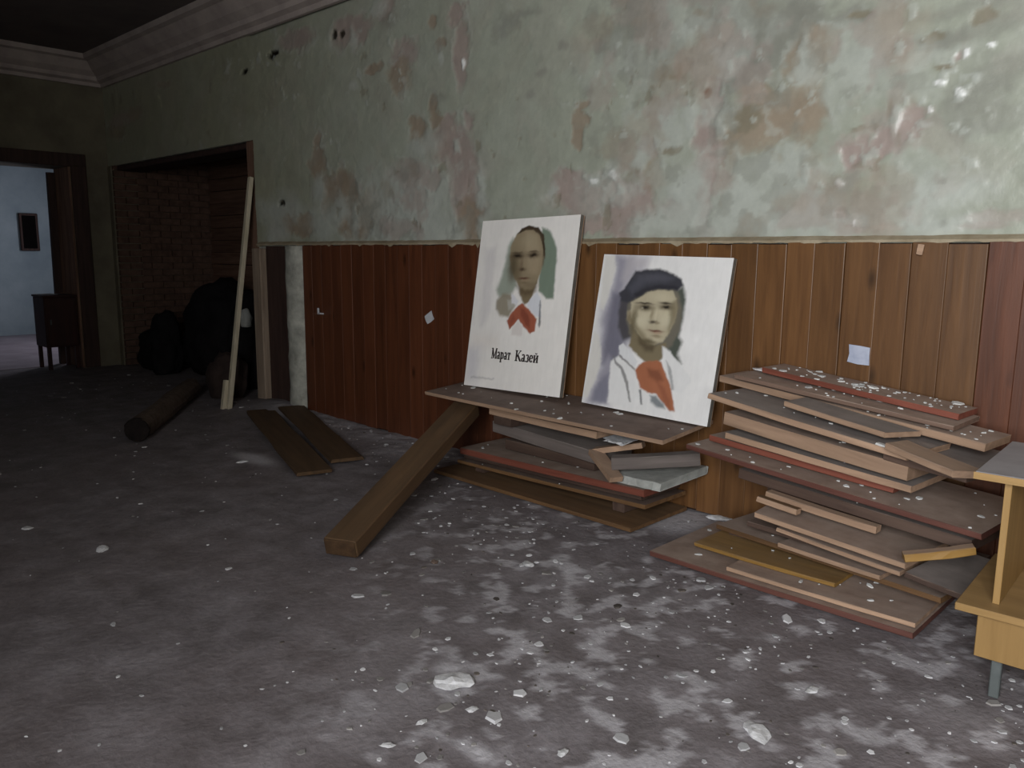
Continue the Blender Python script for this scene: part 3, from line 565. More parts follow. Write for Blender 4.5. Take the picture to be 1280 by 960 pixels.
# upright tongue-and-groove boarding, every board its own piece
boarding = empty('trim_1'); tag(boarding, kind='structure')
prof = [(0, 0.022), (0, 0.004), (0.008, 0.0008), (0.02, 0.0), (0.975, 0.0), (0.99, 0.001), (1.0, 0.004), (1.0, 0.022)]
def board_mesh(w, h):
    mb = MB(); n = len(prof); vs = []
    for z in (0.0, h):
        for (a, b) in prof: vs.append((a * w, b, z))
    mb.add(vs, [(i, i + 1, n + i + 1, n + i) for i in range(n - 1)] + [tuple(range(n))[::-1], tuple(range(n, 2 * n))])
    me = bpy.data.meshes.new('board'); me.from_pydata(mb.v, [], mb.f)
    bm = bmesh.new(); bm.from_mesh(me); bmesh.ops.recalc_face_normals(bm, faces=bm.faces); bm.to_mesh(me); bm.free()
    return me
meshes = {}
x = -6.13; k = 0
while x < XR - 0.02:
    w = (0.138, 0.146, 0.152)[k % 3]; red = x < -3.35 or (-1.05 < x < -0.75)
    key = (k % 3, red)
    if key not in meshes:
        me = board_mesh(w - 0.0006, 1.45); me.materials.append(M['panel_red' if red else 'panel_brown']); meshes[key] = me
    o = bpy.data.objects.new('board', meshes[key]); COL.objects.link(o); o.parent = boarding
    o.location = (x, WY - 0.034 - rnd.uniform(0, 0.004), 0.02 + rnd.uniform(-0.012, 0.006))
    o.rotation_euler = (0, rnd.uniform(-0.0015, 0.0015), 0)
    x += w; k += 1
# ragged lip of plaster and paint over the board tops
mb = MB(); xx = -6.9; top = []
while xx < XR:
    top.append((xx, WT - 0.006 - rnd.random() ** 3 * 0.006 - (rnd.uniform(0.01, 0.03) if rnd.random() < .05 else 0), WY - 0.037 - rnd.uniform(0, 0.003))); xx += rnd.uniform(0.012, 0.05)
vs = []
for (a, zz, yy) in top: vs += [(a, yy, zz), (a, yy, WT + 0.004), (a, WY + 0.01, WT + 0.030)]
mb.add(vs, [f for i in range(len(top) - 1) for f in ((3*i, 3*i+3, 3*i+4, 3*i+1), (3*i+1, 3*i+4, 3*i+5, 3*i+2))])
struct('trim_2', mb, plain('plaster_lip', lin(138, 124, 100), lin(172, 160, 138), 9.0, 0.8))

# strip of wall between the opening and the boarding
mb = MB(); mb.bar((-6.875, WY - 0.03, 0.02), (-6.875, WY - 0.03, 1.44), 0.15, 0.07, 0, (0, 1, 0)); t3 = struct('trim_3', mb, wood('pale_jamb', lin(128, 110, 94), lin(170, 152, 134), 2, 0.75, 0), bevel=0.008)
mb = MB(); mb.box((-6.78, WY - 0.012, 0.0), (-6.44, WY + 0.012, 1.46)); struct('trim_4', mb, M['dark_jamb'])
mb = MB()
vs = []; nseg = 9; prev = None
for i in range(26):
    z = 0.03 + i * 1.43 / 25
    for j in range(nseg):
        a = math.pi * j / (nseg - 1)
        r = 0.105 + 0.003 * math.sin(i * 0.9 + j) + rnd.uniform(-0.004, 0.004)
        vs.append((-6.28 - math.cos(a) * r * 1.25, WY - math.sin(a) * r * 0.8, z))
mb.add(vs, [(i*nseg+j, i*nseg+j+1, (i+1)*nseg+j+1, (i+1)*nseg+j) for i in range(25) for j in range(nseg - 1)] + [tuple(25*nseg+j for j in range(nseg))])
struct('trim_5', mb, M['whitewash'], smooth=True)
# remains of the door jamb, upper right of the opening, and the lintel timber
mb = MB(); mb.bar((-7.02, WY + 0.05, 1.42), (-7.03, WY + 0.05, 2.42), 0.15, 0.08, 0, (0, 1, 0)); struct('trim_6', mb, M['jamb'], bevel=0.008)
mb = MB(); mb.bar((-10.34, WY + 0.20, 2.39), (-6.95, WY + 0.20, 2.39), 0.30, 0.055); struct('trim_7', mb, M['dark_jamb'], bevel=0.01)

# niche behind the opening: brick cheek on the left, planks across the back
mb = MB(); mb.box((-10.42, WY + 0.30, -0.1), (-10.335, 5.1, 2.9)); niche_side = struct('wall_niche', mb, M['mortar'])
bme = {}
for ci in range(36):
    z = 0.005 + ci * 0.079
    y = WY + 0.005 + (-0.13 if ci % 2 else 0)
    while y < 5.0:
        y0 = max(y, WY + 0.005); y1 = min(y + 0.25, 5.02); L = round(y1 - y0, 2)
        if L > 0.04:
            if L not in bme:
                q = MB(); q.box((0, 0, 0), (0.05, L, 0.068))
                mm = bpy.data.meshes.new('brick'); mm.from_pydata(q.v, [], q.f); mm.materials.append(M['brick']); bme[L] = mm
            o = bpy.data.objects.new('brick', bme[L]); COL.objects.link(o); o.parent = niche_side
            o.location = (-10.352 + rnd.uniform(-0.006, 0.008), y0, z); o.rotation_euler = (0, 0, rnd.uniform(-0.012, 0.012))
        y += 0.262
mb = MB(); mb.box((-10.4, 5.06, -0.1), (-6.6, 5.16, 2.9)); back = struct('wall_niche_back', mb, M['backing'])
q = MB(); q.box((0, 0, 0), (3.6, 0.03, 0.148)); pm = bpy.data.meshes.new('plank'); pm.from_pydata(q.v, [], q.f); pm.materials.append(M['niche_plank'])
for i in range(18):
    o = bpy.data.objects.new('plank', pm); COL.objects.link(o); o.parent = back
    o.location = (-10.32, 5.03 - rnd.uniform(0, 0.02), 0.01 + i * 0.155); o.rotation_euler = (0, rnd.uniform(-0.004, 0.004), 0)
mb = MB(); mb.box((-6.94, WY + 0.36, -0.1), (-6.6, 5.1, 2.9)); mb.box((-10.4, WY + 0.36, 2.8), (-6.6, 5.1, 2.9)); struct('wall_niche_right', mb, M['plaster'])

# end wall with its doorway, half a metre thick
YD0, YD1, ZD = 1.75, 3.40, 2.38
mb = MB()
mb.box((XL - 0.5, YF - 0.1, -0.1), (XL, YD0, ZC)); mb.box((XL - 0.5, YD1, -0.1), (XL, WY + 0.02, ZC)); mb.box((XL - 0.5, YD0, ZD), (XL, YD1, ZC))
wl = struct('wall_left', mb, M['plaster'])
mb = MB(); mb.box((XL, YD1, 0), (XL + 0.03, YD1 + 0.17, ZD + 0.02)); struct('trim_8', mb, M['dark_jamb'], bevel=0.006)
mb = MB(); mb.box((XL, YD0 - 0.15, ZD), (XL + 0.03, YD1 + 0.17, ZD + 0.15)); struct('trim_9', mb, M['dark_jamb'], bevel=0.006)
mb = MB(); mb.box((XL, YD0 - 0.15, 0), (XL + 0.03, YD0, ZD)); struct('trim_10', mb, M['dark_jamb'], bevel=0.006)
mb = MB(); mb.box((XL - 0.5, YD1 - 0.025, 0), (XL, YD1 - 0.002, ZD)); struct('trim_11', mb, M['jamb'])
mb = MB(); mb.bar((XL - 0.58, YD1 - 0.06, 0.0), (XL - 0.50, YD1 - 0.06, ZD - 0.04), 0.07, 0.09, 0, (0, 1, 0)); struct('trim_12', mb, M['dark_jamb'])
# the room beyond
mb = MB()
mb.box((-15.5, -1.3, -0.1), (-15.3, 5.5, 3.7)); struct('wall_side_room_end', mb, M['side_wall'])
mb = MB(); mb.box((-15.4, 5.32, -0.1), (XL - 0.4, 5.5, 3.7)); mb.box((XL - 0.5, WY, -0.1), (XL - 0.06, 5.4, 3.7)); struct('wall_side_room', mb, M['side_wall'])
mb = MB(); mb.box((-15.4, -1.3, -0.1), (XL - 0.4, -1.2, 3.7)); struct('wall_side_room_front', mb, M['side_wall'])
mb = MB(); mb.box((-15.4, -1.3, 3.5), (XL - 0.4, 5.4, 3.6)); struct('ceiling_side_room', mb, M['ceiling'])

# ceiling, cornice, and the walls behind the camera with the window openings
mb = MB(); mb.box((XL - 0.1, YF - 0.1, ZC), (XR + 0.1, WY + 0.1, ZC + 0.1)); struct('ceiling', mb, M['ceiling'])
CP = [(0.0, 3.32), (0.035, 3.32), (0.04, 3.36), (0.09, 3.38), (0.10, 3.42), (0.17, 3.47), (0.24, 3.555), (0.29, 3.57), (0.30, 3.62)]
def cornice(name, pts, mat):
    mb = MB(); vs = []
    for p in pts: vs += [Vector(p[0]) + Vector(p[1]) * o + Vector((0, 0, z)) for (o, z) in CP]
    n = len(CP)
    mb.add(vs, [(i*n+j, (i+1)*n+j, (i+1)*n+j+1, i*n+j+1) for i in range(len(pts) - 1) for j in range(n - 1)])
    return struct(name, mb, mat)
cornice('trim_13', [((XL, WY, 0), (1, -1, 0)), ((-6.86, WY, 0), (0, -1, 0))], M['cornice'])
c2 = cornice('trim_14', [((-6.86, WY - 0.035, -0.02), (0, -1, 0)), ((XR, WY - 0.035, -0.02), (0, -1, 0))], M['cornice'])
cornice('trim_15', [((XL, YF, 0), (1, 0, 0)), ((XL, WY, 0), (1, -1, 0))], M['cornice'])
mb = MB(); mb.box((XR, YF - 0.1, -0.1), (XR + 0.1, WY + 0.1, ZC)); struct('wall_right', mb, M['plaster'])
mb = MB()
wins = [(-0.3, 0.9), (1.1, 1.9)]; xa = XL - 0.1
for (a, b) in wins:
    mb.box((xa, YF - 0.30, -0.1), (a, YF, ZC)); mb.box((a, YF - 0.30, -0.1), (b, YF, 0.95)); mb.box((a, YF - 0.30, 3.1), (b, YF, ZC)); xa = b
mb.box((xa, YF - 0.30, -0.1), (XR + 0.1, YF, ZC)); struct('wall_front', mb, M['plaster'])

# ------------------------------------------------------------------ painted portrait boards
def poly_sd(u, v, pts):
    d = np.full(u.shape, 1e9); inside = np.zeros(u.shape, bool); n = len(pts)
    for i in range(n):
        x0, y0 = pts[i]; x1, y1 = pts[(i + 1) % n]
        ex, ey = x1 - x0, y1 - y0; L = ex * ex + ey * ey + 1e-12
        t = np.clip(((u - x0) * ex + (v - y0) * ey) / L, 0, 1)
        d = np.minimum(d, (u - x0 - t * ex) ** 2 + (v - y0 - t * ey) ** 2)
        c = ((y0 > v) != (y1 > v)) & (u < ex * (v - y0) / (ey if abs(ey) > 1e-9 else 1e-9) + x0)
        inside ^= c
    return np.where(inside, -1, 1) * np.sqrt(d)

WHITE = albedo(246, 243, 239)
def paint(ops, nx, ny, w, h, bg):
    U, V = np.meshgrid(np.linspace(0, 1, nx), np.linspace(0, 1, ny))
    C = np.ones(U.shape + (3,)) * bg
    C *= 1 + 0.10 * (fbm(U * 5, V * 6, 5)[..., None] - 0.5)
    ju = U + (fbm(U * 30, V * 36, 33, 3) - 0.5) * 0.014; jv = V + (fbm(U * 30, V * 36, 37, 3) - 0.5) * 0.012
    for op in ops:
        if len(op) == 6:                                   # soft dab of paint: colour, alpha, u, v, ru, rv
            col, al, cu, cv, ru, rv = op
            mk = al * np.exp(-(((ju - cu) / ru) ** 2 + ((jv - cv) / rv) ** 2) ** 1.3)
            C = C * (1 - mk[..., None]) + albedo(*[min(255, k * 1.10) for k in col]) * mk[..., None]
            continue
        col, soft, al, pts = op
        u0 = min(p[0] for p in pts) - 0.08; u1 = max(p[0] for p in pts) + 0.08
        v0 = min(p[1] for p in pts) - 0.08; v1 = max(p[1] for p in pts) + 0.08
        a, b = max(0, int(u0 * (nx - 1))), min(nx, int(u1 * (nx - 1)) + 2); c, d = max(0, int(v0 * (ny - 1))), min(ny, int(v1 * (ny - 1)) + 2)
        if a >= b or c >= d: continue
        sd = poly_sd(ju[c:d, a:b] * w, jv[c:d, a:b] * h, [(p[0] * w, p[1] * h) for p in pts])
        mk = (1 - sstep(-soft, soft, sd)) * al
        # the colours were judged against a white ground that reads about 206
        t = albedo(*[min(255, k * 1.10) for k in col])
        C[c:d, a:b] = C[c:d, a:b] * (1 - mk[..., None]) + t * mk[..., None]
    br = fbm(U * 60, V * 14, 77, 3)[..., None]
    return U, V, C * (0.96 + 0.08 * br)

def panel_matrix(BL, yaw, s, lean):
    u = Vector((math.cos(yaw) * math.cos(s), math.sin(yaw) * math.cos(s), math.sin(s)))
    n = Vector((-math.sin(yaw), math.cos(yaw), 0)); v0 = u.cross(n).normalized()
    v = (v0 * math.cos(lean) + n * math.sin(lean)).normalized(); b = u.cross(v).normalized() * -1   # b points back
    m = Matrix.Identity(4)
    for i in range(3): m[i][0], m[i][1], m[i][2], m[i][3] = u[i], b[i], v[i], BL[i]
    return m

def portrait(name, label, BL, yaw, s, lean, w, h, ops, nx, ny, bg, th=0.030):
    t = empty(name, mat=panel_matrix(BL, yaw, s, lean)); tag(t, label, 'painting', 'portrait boards leaning on the boarding')
    mb = MB(); mb.box((0, 0.0015, 0), (w, th, h)); mb.build('panel', M['board_side'], t)
    U, V, C = paint(ops, nx, ny, w, h, bg)
    P = np.stack([U * w, (fbm(U * 9, V * 9, 4) - 0.5) * 0.002, V * h], -1)
    grid_object('painted_face', P, C, np.ones((ny - 1, nx - 1), bool), M['canvas'], t)
    mb = MB()
    for (a, b) in (((0, th, 0), (w, th + 0.006, 0.05)), ((0, th, h - 0.05), (w, th + 0.006, h)), ((0, th, 0.05), (0.05, th + 0.006, h - 0.05)), ((w - 0.05, th, 0.05), (w, th + 0.006, h - 0.05))):
        mb.box(a, b)
    mb.build('stretcher', M['raw_wood'], t)
    return t

p1 = portrait('portrait_board', 'tall white board with painted portrait of a bareheaded youth, name lettered beneath',
              (-3.846, 3.568, 0.546), 0.0, math.radians(1.4), math.radians(10.5), 0.83, 1.09, PORTRAIT_MAN, 200, 264, WHITE)
p2 = portrait('portrait_board', 'shorter white board with painted portrait of a youth in a dark cap',
              (-2.866, 3.590, 0.556), math.radians(-1.0), math.radians(-1.0), math.radians(10.5), 0.83, 0.865, PORTRAIT_CAP, 230, 240, WHITE * np.array((0.93, 0.95, 0.98)))

# lettering: upright serif capitals and small letters built from strokes
def glyph(ch):
    T, S = 0.23, 0.09          # stem and hairline, in cap heights
    def stem(x, y0, y1, w=T): return [(x - w/2, y0), (x + w/2, y0), (x + w/2, y1), (x - w/2, y1)]
    def bar(a, b, w):
        dx, dy = b[0]-a[0], b[1]-a[1]; L = math.hypot(dx, dy); nx_, ny_ = -dy/L*w/2, dx/L*w/2
        return [(a[0]-nx_, a[1]-ny_), (b[0]-nx_, b[1]-ny_), (b[0]+nx_, b[1]+ny_), (a[0]+nx_, a[1]+ny_)]
    def serif(x, y, w=0.3): return [(x - w/2, y - S/2), (x + w/2, y - S/2), (x + w/2, y + S/2), (x - w/2, y + S/2)]
    def arc(cx, cy, rx, ry, a0, a1, w0, w1, n=12):
        out = []
        for i in range(n):
            q0 = math.radians(a0 + (a1 - a0) * i / n); q1 = math.radians(a0 + (a1 - a0) * (i + 1) / n)
            def wd(q): return w0 + (w1 - w0) * abs(math.cos(q))
            def pt(q, k): return (cx + (rx + k * wd(q)/2) * math.cos(q), cy + (ry + k * wd(q)/2) * math.sin(q))
            out.append([pt(q0, -1), pt(q0, 1), pt(q1, 1), pt(q1, -1)])
        return out
    X = 0.68                    # x-height
    if ch == 'M': return 1.1, [stem(.16,0,1,S*1.3), stem(.92,0,1), bar((.17,1),(.54,.05),T), bar((.54,.05),(.9,1),S*1.2), serif(.16,.03), serif(.92,.03,.36), serif(.12,.97,.24), serif(.96,.97,.3)]
    if ch == 'K': return 1.0, [stem(.2,0,1), serif(.2,.03,.4), serif(.2,.97,.4), bar((.28,.42),(.76,.95),S*1.2), bar((.42,.56),(.86,.03),T), serif(.78,.97,.3), serif(.86,.03,.32)]
    if ch == 'a': return .66, [stem(.46,0,X*.8), serif(.54,.03,.2)] + arc(.26,.17,.16,.15,0,360,S,T*.8) + arc(.3,X*.72,.16,.17,0,160,S,T*.8)
    if ch == 'p': return .72, [stem(.17,-.3,X), serif(.17,-.27,.36), serif(.11,X-.03,.2)] + arc(.38,X/2,.2,X/2-.05,-180,180,S,T)
    if ch == 't': return .62, [stem(.31,0,X), serif(.31,.03,.34), serif(.31,X-.03,.56), stem(.06,X-.2,X,S), stem(.56,X-.2,X,S)]
    if ch == 'z': return .58, arc(.26,X*.72,.17,X*.24,-80,150,S,T*.85) + arc(.26,X*.27,.19,X*.25,-150,85,S,T*.9)
    if ch == 'e': return .64, [bar((.1,X*.52),(.54,X*.52),S)] + arc(.32,X/2,.22,X/2-.04,10,320,S,T)
    if ch == 'j': return .8, [stem(.18,0,X), stem(.62,0,X), bar((.2,.08),(.6,X-.08),S), serif(.18,.03,.32), serif(.62,.03,.32), serif(.18,X-.03,.32), serif(.62,X-.03,.32)] + arc(.4,X+.26,.13,.14,200,340,S,S)
def lettering(words, parent, cap, t=0.0012):
    for text, u0, u1, z0 in words:
        adv = sum(glyph(c)[0] for c in text); k = (u1 - u0) / adv; x = u0
        for c in text:
            a, polys = glyph(c); mb = MB()
            for p in polys:
                n = len(p)
                vs = [(x + q[0] * k, -0.0030, z0 + q[1] * cap) for q in p] + [(x + q[0] * k, -0.0030 + t, z0 + q[1] * cap) for q in p]
                mb.add(vs, [tuple(range(n)), tuple(range(2*n - 1, n - 1, -1))] + [(i, (i+1) % n, n + (i+1) % n, n + i) for i in range(n)])
            x += a * k
            mb.build('letter', M['ink'], parent)
lettering([('Mapat', 0.225, 0.395, 0.193), ('Kazej', 0.435, 0.630, 0.191)], p1, 0.066)

# ------------------------------------------------------------------ boards and timbers
def plank_matrix(A, B, roll=0.0):
    A = Vector(A); B = Vector(B); u = (B - A).normalized()
    v = Vector((0, 0, 1)).cross(u).normalized(); n = u.cross(v).normalized()
    r = math.radians(roll); v2 = v * math.cos(r) + n * math.sin(r); n2 = u.cross(v2).normalized()
    m = Matrix.Identity(4)
    for i in range(3): m[i][0], m[i][1], m[i][2], m[i][3] = u[i], v2[i], n2[i], A[i]
    return m, (B - A).length

CHIPSPOTS = []
def plank(name, label, A, B, D, t, mtop, medge, roll=0.0, cat='board', group=None, cut=(0.0, 0.0), chips=0, ragged=0.004, mcap=None):
    m, L = plank_matrix(A, B, roll); c = min(0.003, t * 0.2); st = 7
    ph = rnd.uniform(0, 6); sag = rnd.uniform(0.0, 0.003)
    vs = []; ms = []
    for i in range(st):
        f = i / (st - 1)
        for (y, z) in ((c, 0), (D - c, 0), (D, -c), (D, -t + c), (D - c, -t), (c, -t), (0, -t + c), (0, -c)):
            x = f * L
            if i == 0: x += cut[0] * y / D + rnd.uniform(0, ragged)
            if i == st - 1: x += cut[1] * y / D - rnd.uniform(0, ragged)
            yy = y + (rnd.uniform(-1, 1) * ragged * 0.5)
            vs.append((x, yy, z - sag * math.sin(f * math.pi)))
    mb = MB()
    for i in range(st - 1):
        for j in range(8):
            mb.add([], []); k = (j + 1) % 8
            mb.f.append((i*8+j, i*8+k, (i+1)*8+k, (i+1)*8+j)); mb.m.append(0 if j in (0, 4) else 1)
    mb.v = vs; mb.f.append(tuple(range(8))); mb.m.append(2); mb.f.append(tuple(range((st-1)*8, st*8))); mb.m.append(2)
    o = mb.build(name, [mtop, medge, mcap or medge]); o.matrix_world = m
    tag(o, label, cat, group)
    for i in range(chips): CHIPSPOTS.append((m, L, D))
    return o

RG = 'boards piled at the right'
LG = 'boards piled under the portraits'
W = M
# pile on the right, from the floor up
plank('board', 'lowest long brown board flat on the floor under the right pile', (-2.008,3.05,0.030), (-0.835,3.03,0.032), 0.62, 0.024, W['dusty_board'], W['maroon_edge'], 0, group=RG, chips=10)
plank('board', 'pinkish-edged board lying on the lowest board of the right pile', (-1.626,3.075,0.052), (-0.840,3.065,0.056), 0.50, 0.018, W['dusty_board'], W['raw_wood'], 0, group=RG, chips=6)
plank('board', 'ochre board with bright yellow front edge near the floor, right pile', (-1.857,3.19,0.074), (-1.184,3.17,0.078), 0.36, 0.018, W['ochre_wood'], W['ochre_wood'], 0, group=RG, chips=4)
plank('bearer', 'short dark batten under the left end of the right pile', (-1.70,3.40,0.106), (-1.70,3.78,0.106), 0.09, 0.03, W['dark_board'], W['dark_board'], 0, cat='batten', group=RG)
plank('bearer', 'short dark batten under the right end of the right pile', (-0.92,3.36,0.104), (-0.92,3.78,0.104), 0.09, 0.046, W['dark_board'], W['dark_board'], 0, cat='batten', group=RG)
plank('board', 'long orange-brown board sticking out left above the ochre board', (-1.835,3.35,0.129), (-0.796,3.20,0.127), 0.48, 0.022, W['dusty_board'], W['brown_wood'], 0, group=RG, chips=5)
plank('board', 'short pinkish board end resting over the orange-brown board', (-1.476,3.25,0.156), (-1.020,3.19,0.153), 0.30, 0.019, W['dusty_board'], W['raw_wood'], 0, group=RG)
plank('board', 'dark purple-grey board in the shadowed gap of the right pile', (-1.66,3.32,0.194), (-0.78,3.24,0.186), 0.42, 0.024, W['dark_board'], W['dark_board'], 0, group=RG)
plank('board', 'thin cream-edged board in the middle of the right pile', (-1.466,3.205,0.240), (-0.935,3.15,0.206), 0.42, 0.018, W['dusty_board'], W['raw_wood'], 0, group=RG)
plank('board', 'dark grey board slanting at the right end beside the desk', (-0.912,3.13,0.220), (-0.70,3.09,0.205), 0.40, 0.022, W['grey_board'], W['dark_board'], 2, group=RG)
plank('board', 'wide grey-brown board with pale lower edge, middle of the right pile', (-1.548,3.155,0.300), (-0.905,3.10,0.262), 0.46, 0.022, W['dusty_board'], W['raw_wood'], 2, group=RG, cut=(-.05,.03))
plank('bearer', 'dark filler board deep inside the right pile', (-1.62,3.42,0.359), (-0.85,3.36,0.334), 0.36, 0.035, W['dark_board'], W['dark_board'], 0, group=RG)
plank('stick', 'cream wooden stick lying in the gap under the red-edged shelf board', (-1.547,3.25,0.376), (-1.058,3.225,0.336), 0.05, 0.03, W['raw_wood'], W['raw_wood'], 0, cat='stick', group=RG)
plank('stick', 'orange-tan stick end beside the cream stick', (-1.56,3.195,0.362), (-1.37,3.185,0.345), 0.04, 0.025, W['brown_wood'], W['raw_wood'], 0, cat='stick', group=RG)
plank('board', 'dark slate board directly under the red-edged shelf board', (-1.723,3.33,0.430), (-0.711,3.19,0.380), 0.45, 0.045, W['grey_board'], W['dark_board'], 0, group=RG, chips=5)
plank('stick', 'yellowish stick poking out of the right pile toward the desk', (-0.885,3.00,0.330), (-0.680,3.11,0.385), 0.045, 0.03, W['raw_wood'], W['ochre_wood'], 0, cat='stick', group=RG)
plank('board', 'long shelf board with red front edge jutting left from the right pile', (-1.956,3.25,0.520), (-0.662,3.10,0.440), 0.50, 0.024, W['dusty_board'], W['maroon_edge'], 1, group=RG, chips=16)
plank('board', 'red-fronted narrow board lying on the long shelf board', (-1.90,3.36,0.556), (-1.02,3.27,0.502), 0.36, 0.028, W['dusty_board'], W['red_edge'], 0, group=RG)
plank('board', 'dark grey board with whitish front edge above the shelf board', (-1.79,3.31,0.594), (-0.935,3.20,0.536), 0.42, 0.028, W['grey_board'], W['raw_wood'], 1, group=RG, chips=3)
plank('beam', 'thick pinkish timber with broad front face in upper right pile', (-1.80,3.31,0.690), (-0.95,3.20,0.612), 0.36, 0.06, W['dusty_board'], W['raw_wood'], 0, cat='timber', group=RG, chips=3)
plank('board', 'dark grey board at the right end of the upper pile', (-1.05,3.20,0.645), (-0.735,3.13,0.628), 0.46, 0.024, W['grey_board'], W['dark_board'], 1, group=RG, chips=2)
plank('board', 'long pale-edged board with split left corner, upper right pile', (-1.883,3.30,0.768), (-0.94,3.135,0.672), 0.34, 0.026, W['grey_board'], W['raw_wood'], 0, group=RG, chips=6)
plank('board', 'pale wedge-ended plank pointing toward the desk, upper right pile', (-1.01,3.09,0.714), (-0.745,2.99,0.676), 0.12, 0.026, W['raw_wood'], W['raw_wood'], 0, group=RG, cut=(0,.05))
plank('board', 'pale stick-like board with white sawn right end near the top', (-1.51,3.30,0.780), (-1.051,3.205,0.728), 0.16, 0.022, W['grey_board'], W['raw_wood'], 1, group=RG, cut=(0,.06))
plank('board', 'broad pinkish-brown board second from the top of right pile', (-1.97,3.56,0.815), (-0.735,3.35,0.712), 0.22, 0.032, W['dusty_board'], W['raw_wood'], 2, group=RG, chips=10)
plank('board', 'mid-brown board under the red-edged top board', (-1.86,3.50,0.838), (-0.86,3.40,0.752), 0.26, 0.02, W['dusty_board'], W['dusty_board'], 2, group=RG, chips=8)
plank('board', 'topmost board of the right pile, red front edge, strewn with plaster', (-1.769,3.60,0.873), (-0.87,3.49,0.787), 0.19, 0.026, W['dusty_board'], W['red_edge'], 1, group=RG, chips=26)

# pile under the portraits, from the floor up
plank('board', 'lowest brown board on the floor under the portrait pile', (-3.825,3.28,0.026), (-2.255,3.25,0.026), 0.52, 0.022, W['brown_wood'], W['brown_wood'], 0, group=LG)
plank('bearer', 'dark batten under the right end of the portrait pile', (-2.42,3.42,0.085), (-2.42,3.78,0.085), 0.08, 0.055, W['dark_board'], W['dark_board'], 0, cat='batten', group=LG)
plank('bearer', 'dark batten under the left end of the portrait pile', (-3.52,3.44,0.060), (-3.52,3.78,0.060), 0.08, 0.03, W['dark_board'], W['dark_board'], 0, cat='batten', group=LG)
plank('board', 'dark red-brown board low in the portrait pile', (-3.742,3.41,0.084), (-2.256,3.37,0.122), 0.38, 0.022, W['dark_board'], W['brown_wood'], 0, group=LG, chips=4)
plank('board', 'thin shadowed board between the two red-edged boards, portrait pile', (-3.70,3.43,0.122), (-2.30,3.40,0.152), 0.36, 0.022, W['dark_board'], W['dark_board'], 0, group=LG, chips=4)
plank('board', 'board with bright red-orange front edge, middle of the portrait pile', (-3.682,3.38,0.180), (-2.246,3.34,0.212), 0.43, 0.040, W['dusty_board'], W['red_edge'], 0, group=LG, chips=8)
plank('slab', 'grey-white plaster slab on the right end of the portrait pile', (-2.46,3.35,0.262), (-2.14,3.335,0.268), 0.43, 0.045, W['slab'], W['slab'], 2, cat='slab', ragged=0.016)
plank('board', 'dusty board deep under the dark slate-brown board, portrait pile', (-3.40,3.50,0.262), (-2.66,3.46,0.268), 0.28, 0.06, W['dark_board'], W['dark_board'], 0, group=LG)
plank('board', 'dark slate-brown thick board in the gap of the portrait pile', (-3.477,3.47,0.372), (-2.60,3.40,0.338), 0.30, 0.070, W['grey_board'], W['grey_board'], 1, group=LG)
plank('stick', 'short dark timber end under the left of the top board', (-3.40,3.40,0.428), (-3.25,3.40,0.424), 0.3, 0.05, W['dark_board'], W['dark_board'], 0, cat='stick', group=LG)
plank('board', 'pale yellowish plank tucked under the top board of portrait pile', (-3.438,3.40,0.470), (-2.593,3.385,0.455), 0.22, 0.040, W['brown_wood'], W['raw_wood'], 0, group=LG)
plank('board', 'wide top board carrying both portraits, pale front edge', (-3.93,3.30,0.522), (-2.10,3.27,0.508), 0.47, 0.022, W['dark_board'], W['raw_wood'], 4.5, group=LG, chips=16)
t = empty('frame_corner', (-2.63, 3.42, 0.335)); tag(t, 'pinkish mitred corner of a wooden frame at the right of portrait pile', 'frame piece')
mb = MB(); mb.bar((0, 0, 0), (0.245, -0.13, -0.085), 0.075, 0.03); mb.build('rail', M['raw_wood'], t)
mb = MB(); mb.bar((-0.01, 0.01, 0.0), (0.25, 0.10, 0.065), 0.06, 0.03); mb.build('rail', M['raw_wood'], t)
plank('stick', 'squared stick with bright sawn end beside the frame corner', (-2.44,3.31,0.350), (-2.06,3.56,0.400), 0.08, 0.065, W['grey_board'], W['grey_board'], 0, cat='stick', mcap=wood('bright_sawn_end', lin(176, 144, 108), lin(200, 168, 130), 0, 0.7))

# slanting beam against the portrait pile, boards on the floor, log, pole
t = empty('timber_beam'); A = Vector((-3.00, 2.00, 0.055)); B = Vector((-3.63, 3.39, 0.440))
m, L = plank_matrix(A, B); t.matrix_world = m; tag(t, 'heavy brown beam slanting from the floor up under the top board', 'beam')
mb = MB(); mb.box((0.006, -0.085, -0.045), (L, 0.085, 0.045)); mb.build('shaft', M['beam_wood'], t, bevel=0.008)
mb = MB(); mb.box((0.0, -0.080, -0.040), (0.012, 0.080, 0.040)); mb.build('end_face', M['end_grain'], t, bevel=0.004)
def floor_board(label, A, B, w):
    A = Vector(A); B = Vector(B); u = (B - A); u.z = 0; u.normalize(); s = Vector((-u.y, u.x, 0)) * (-w / 2)
    return plank('floor_board', label, A + s * 1.0 - u * 0, B + s * 1.0, w, 0.022, W['beam_wood'], W['beam_wood'], 0, group='loose boards lying on the floor', ragged=0.012)
floor_board('brown board flat on the floor, nearer of two below the whitewashed strip', (-6.40, 3.48, 0.034), (-4.30, 2.70, 0.034), 0.23)
floor_board('brown board flat on the floor, farther of two below the whitewashed strip', (-6.25, 3.70, 0.060), (-4.42, 3.03, 0.036), 0.22)

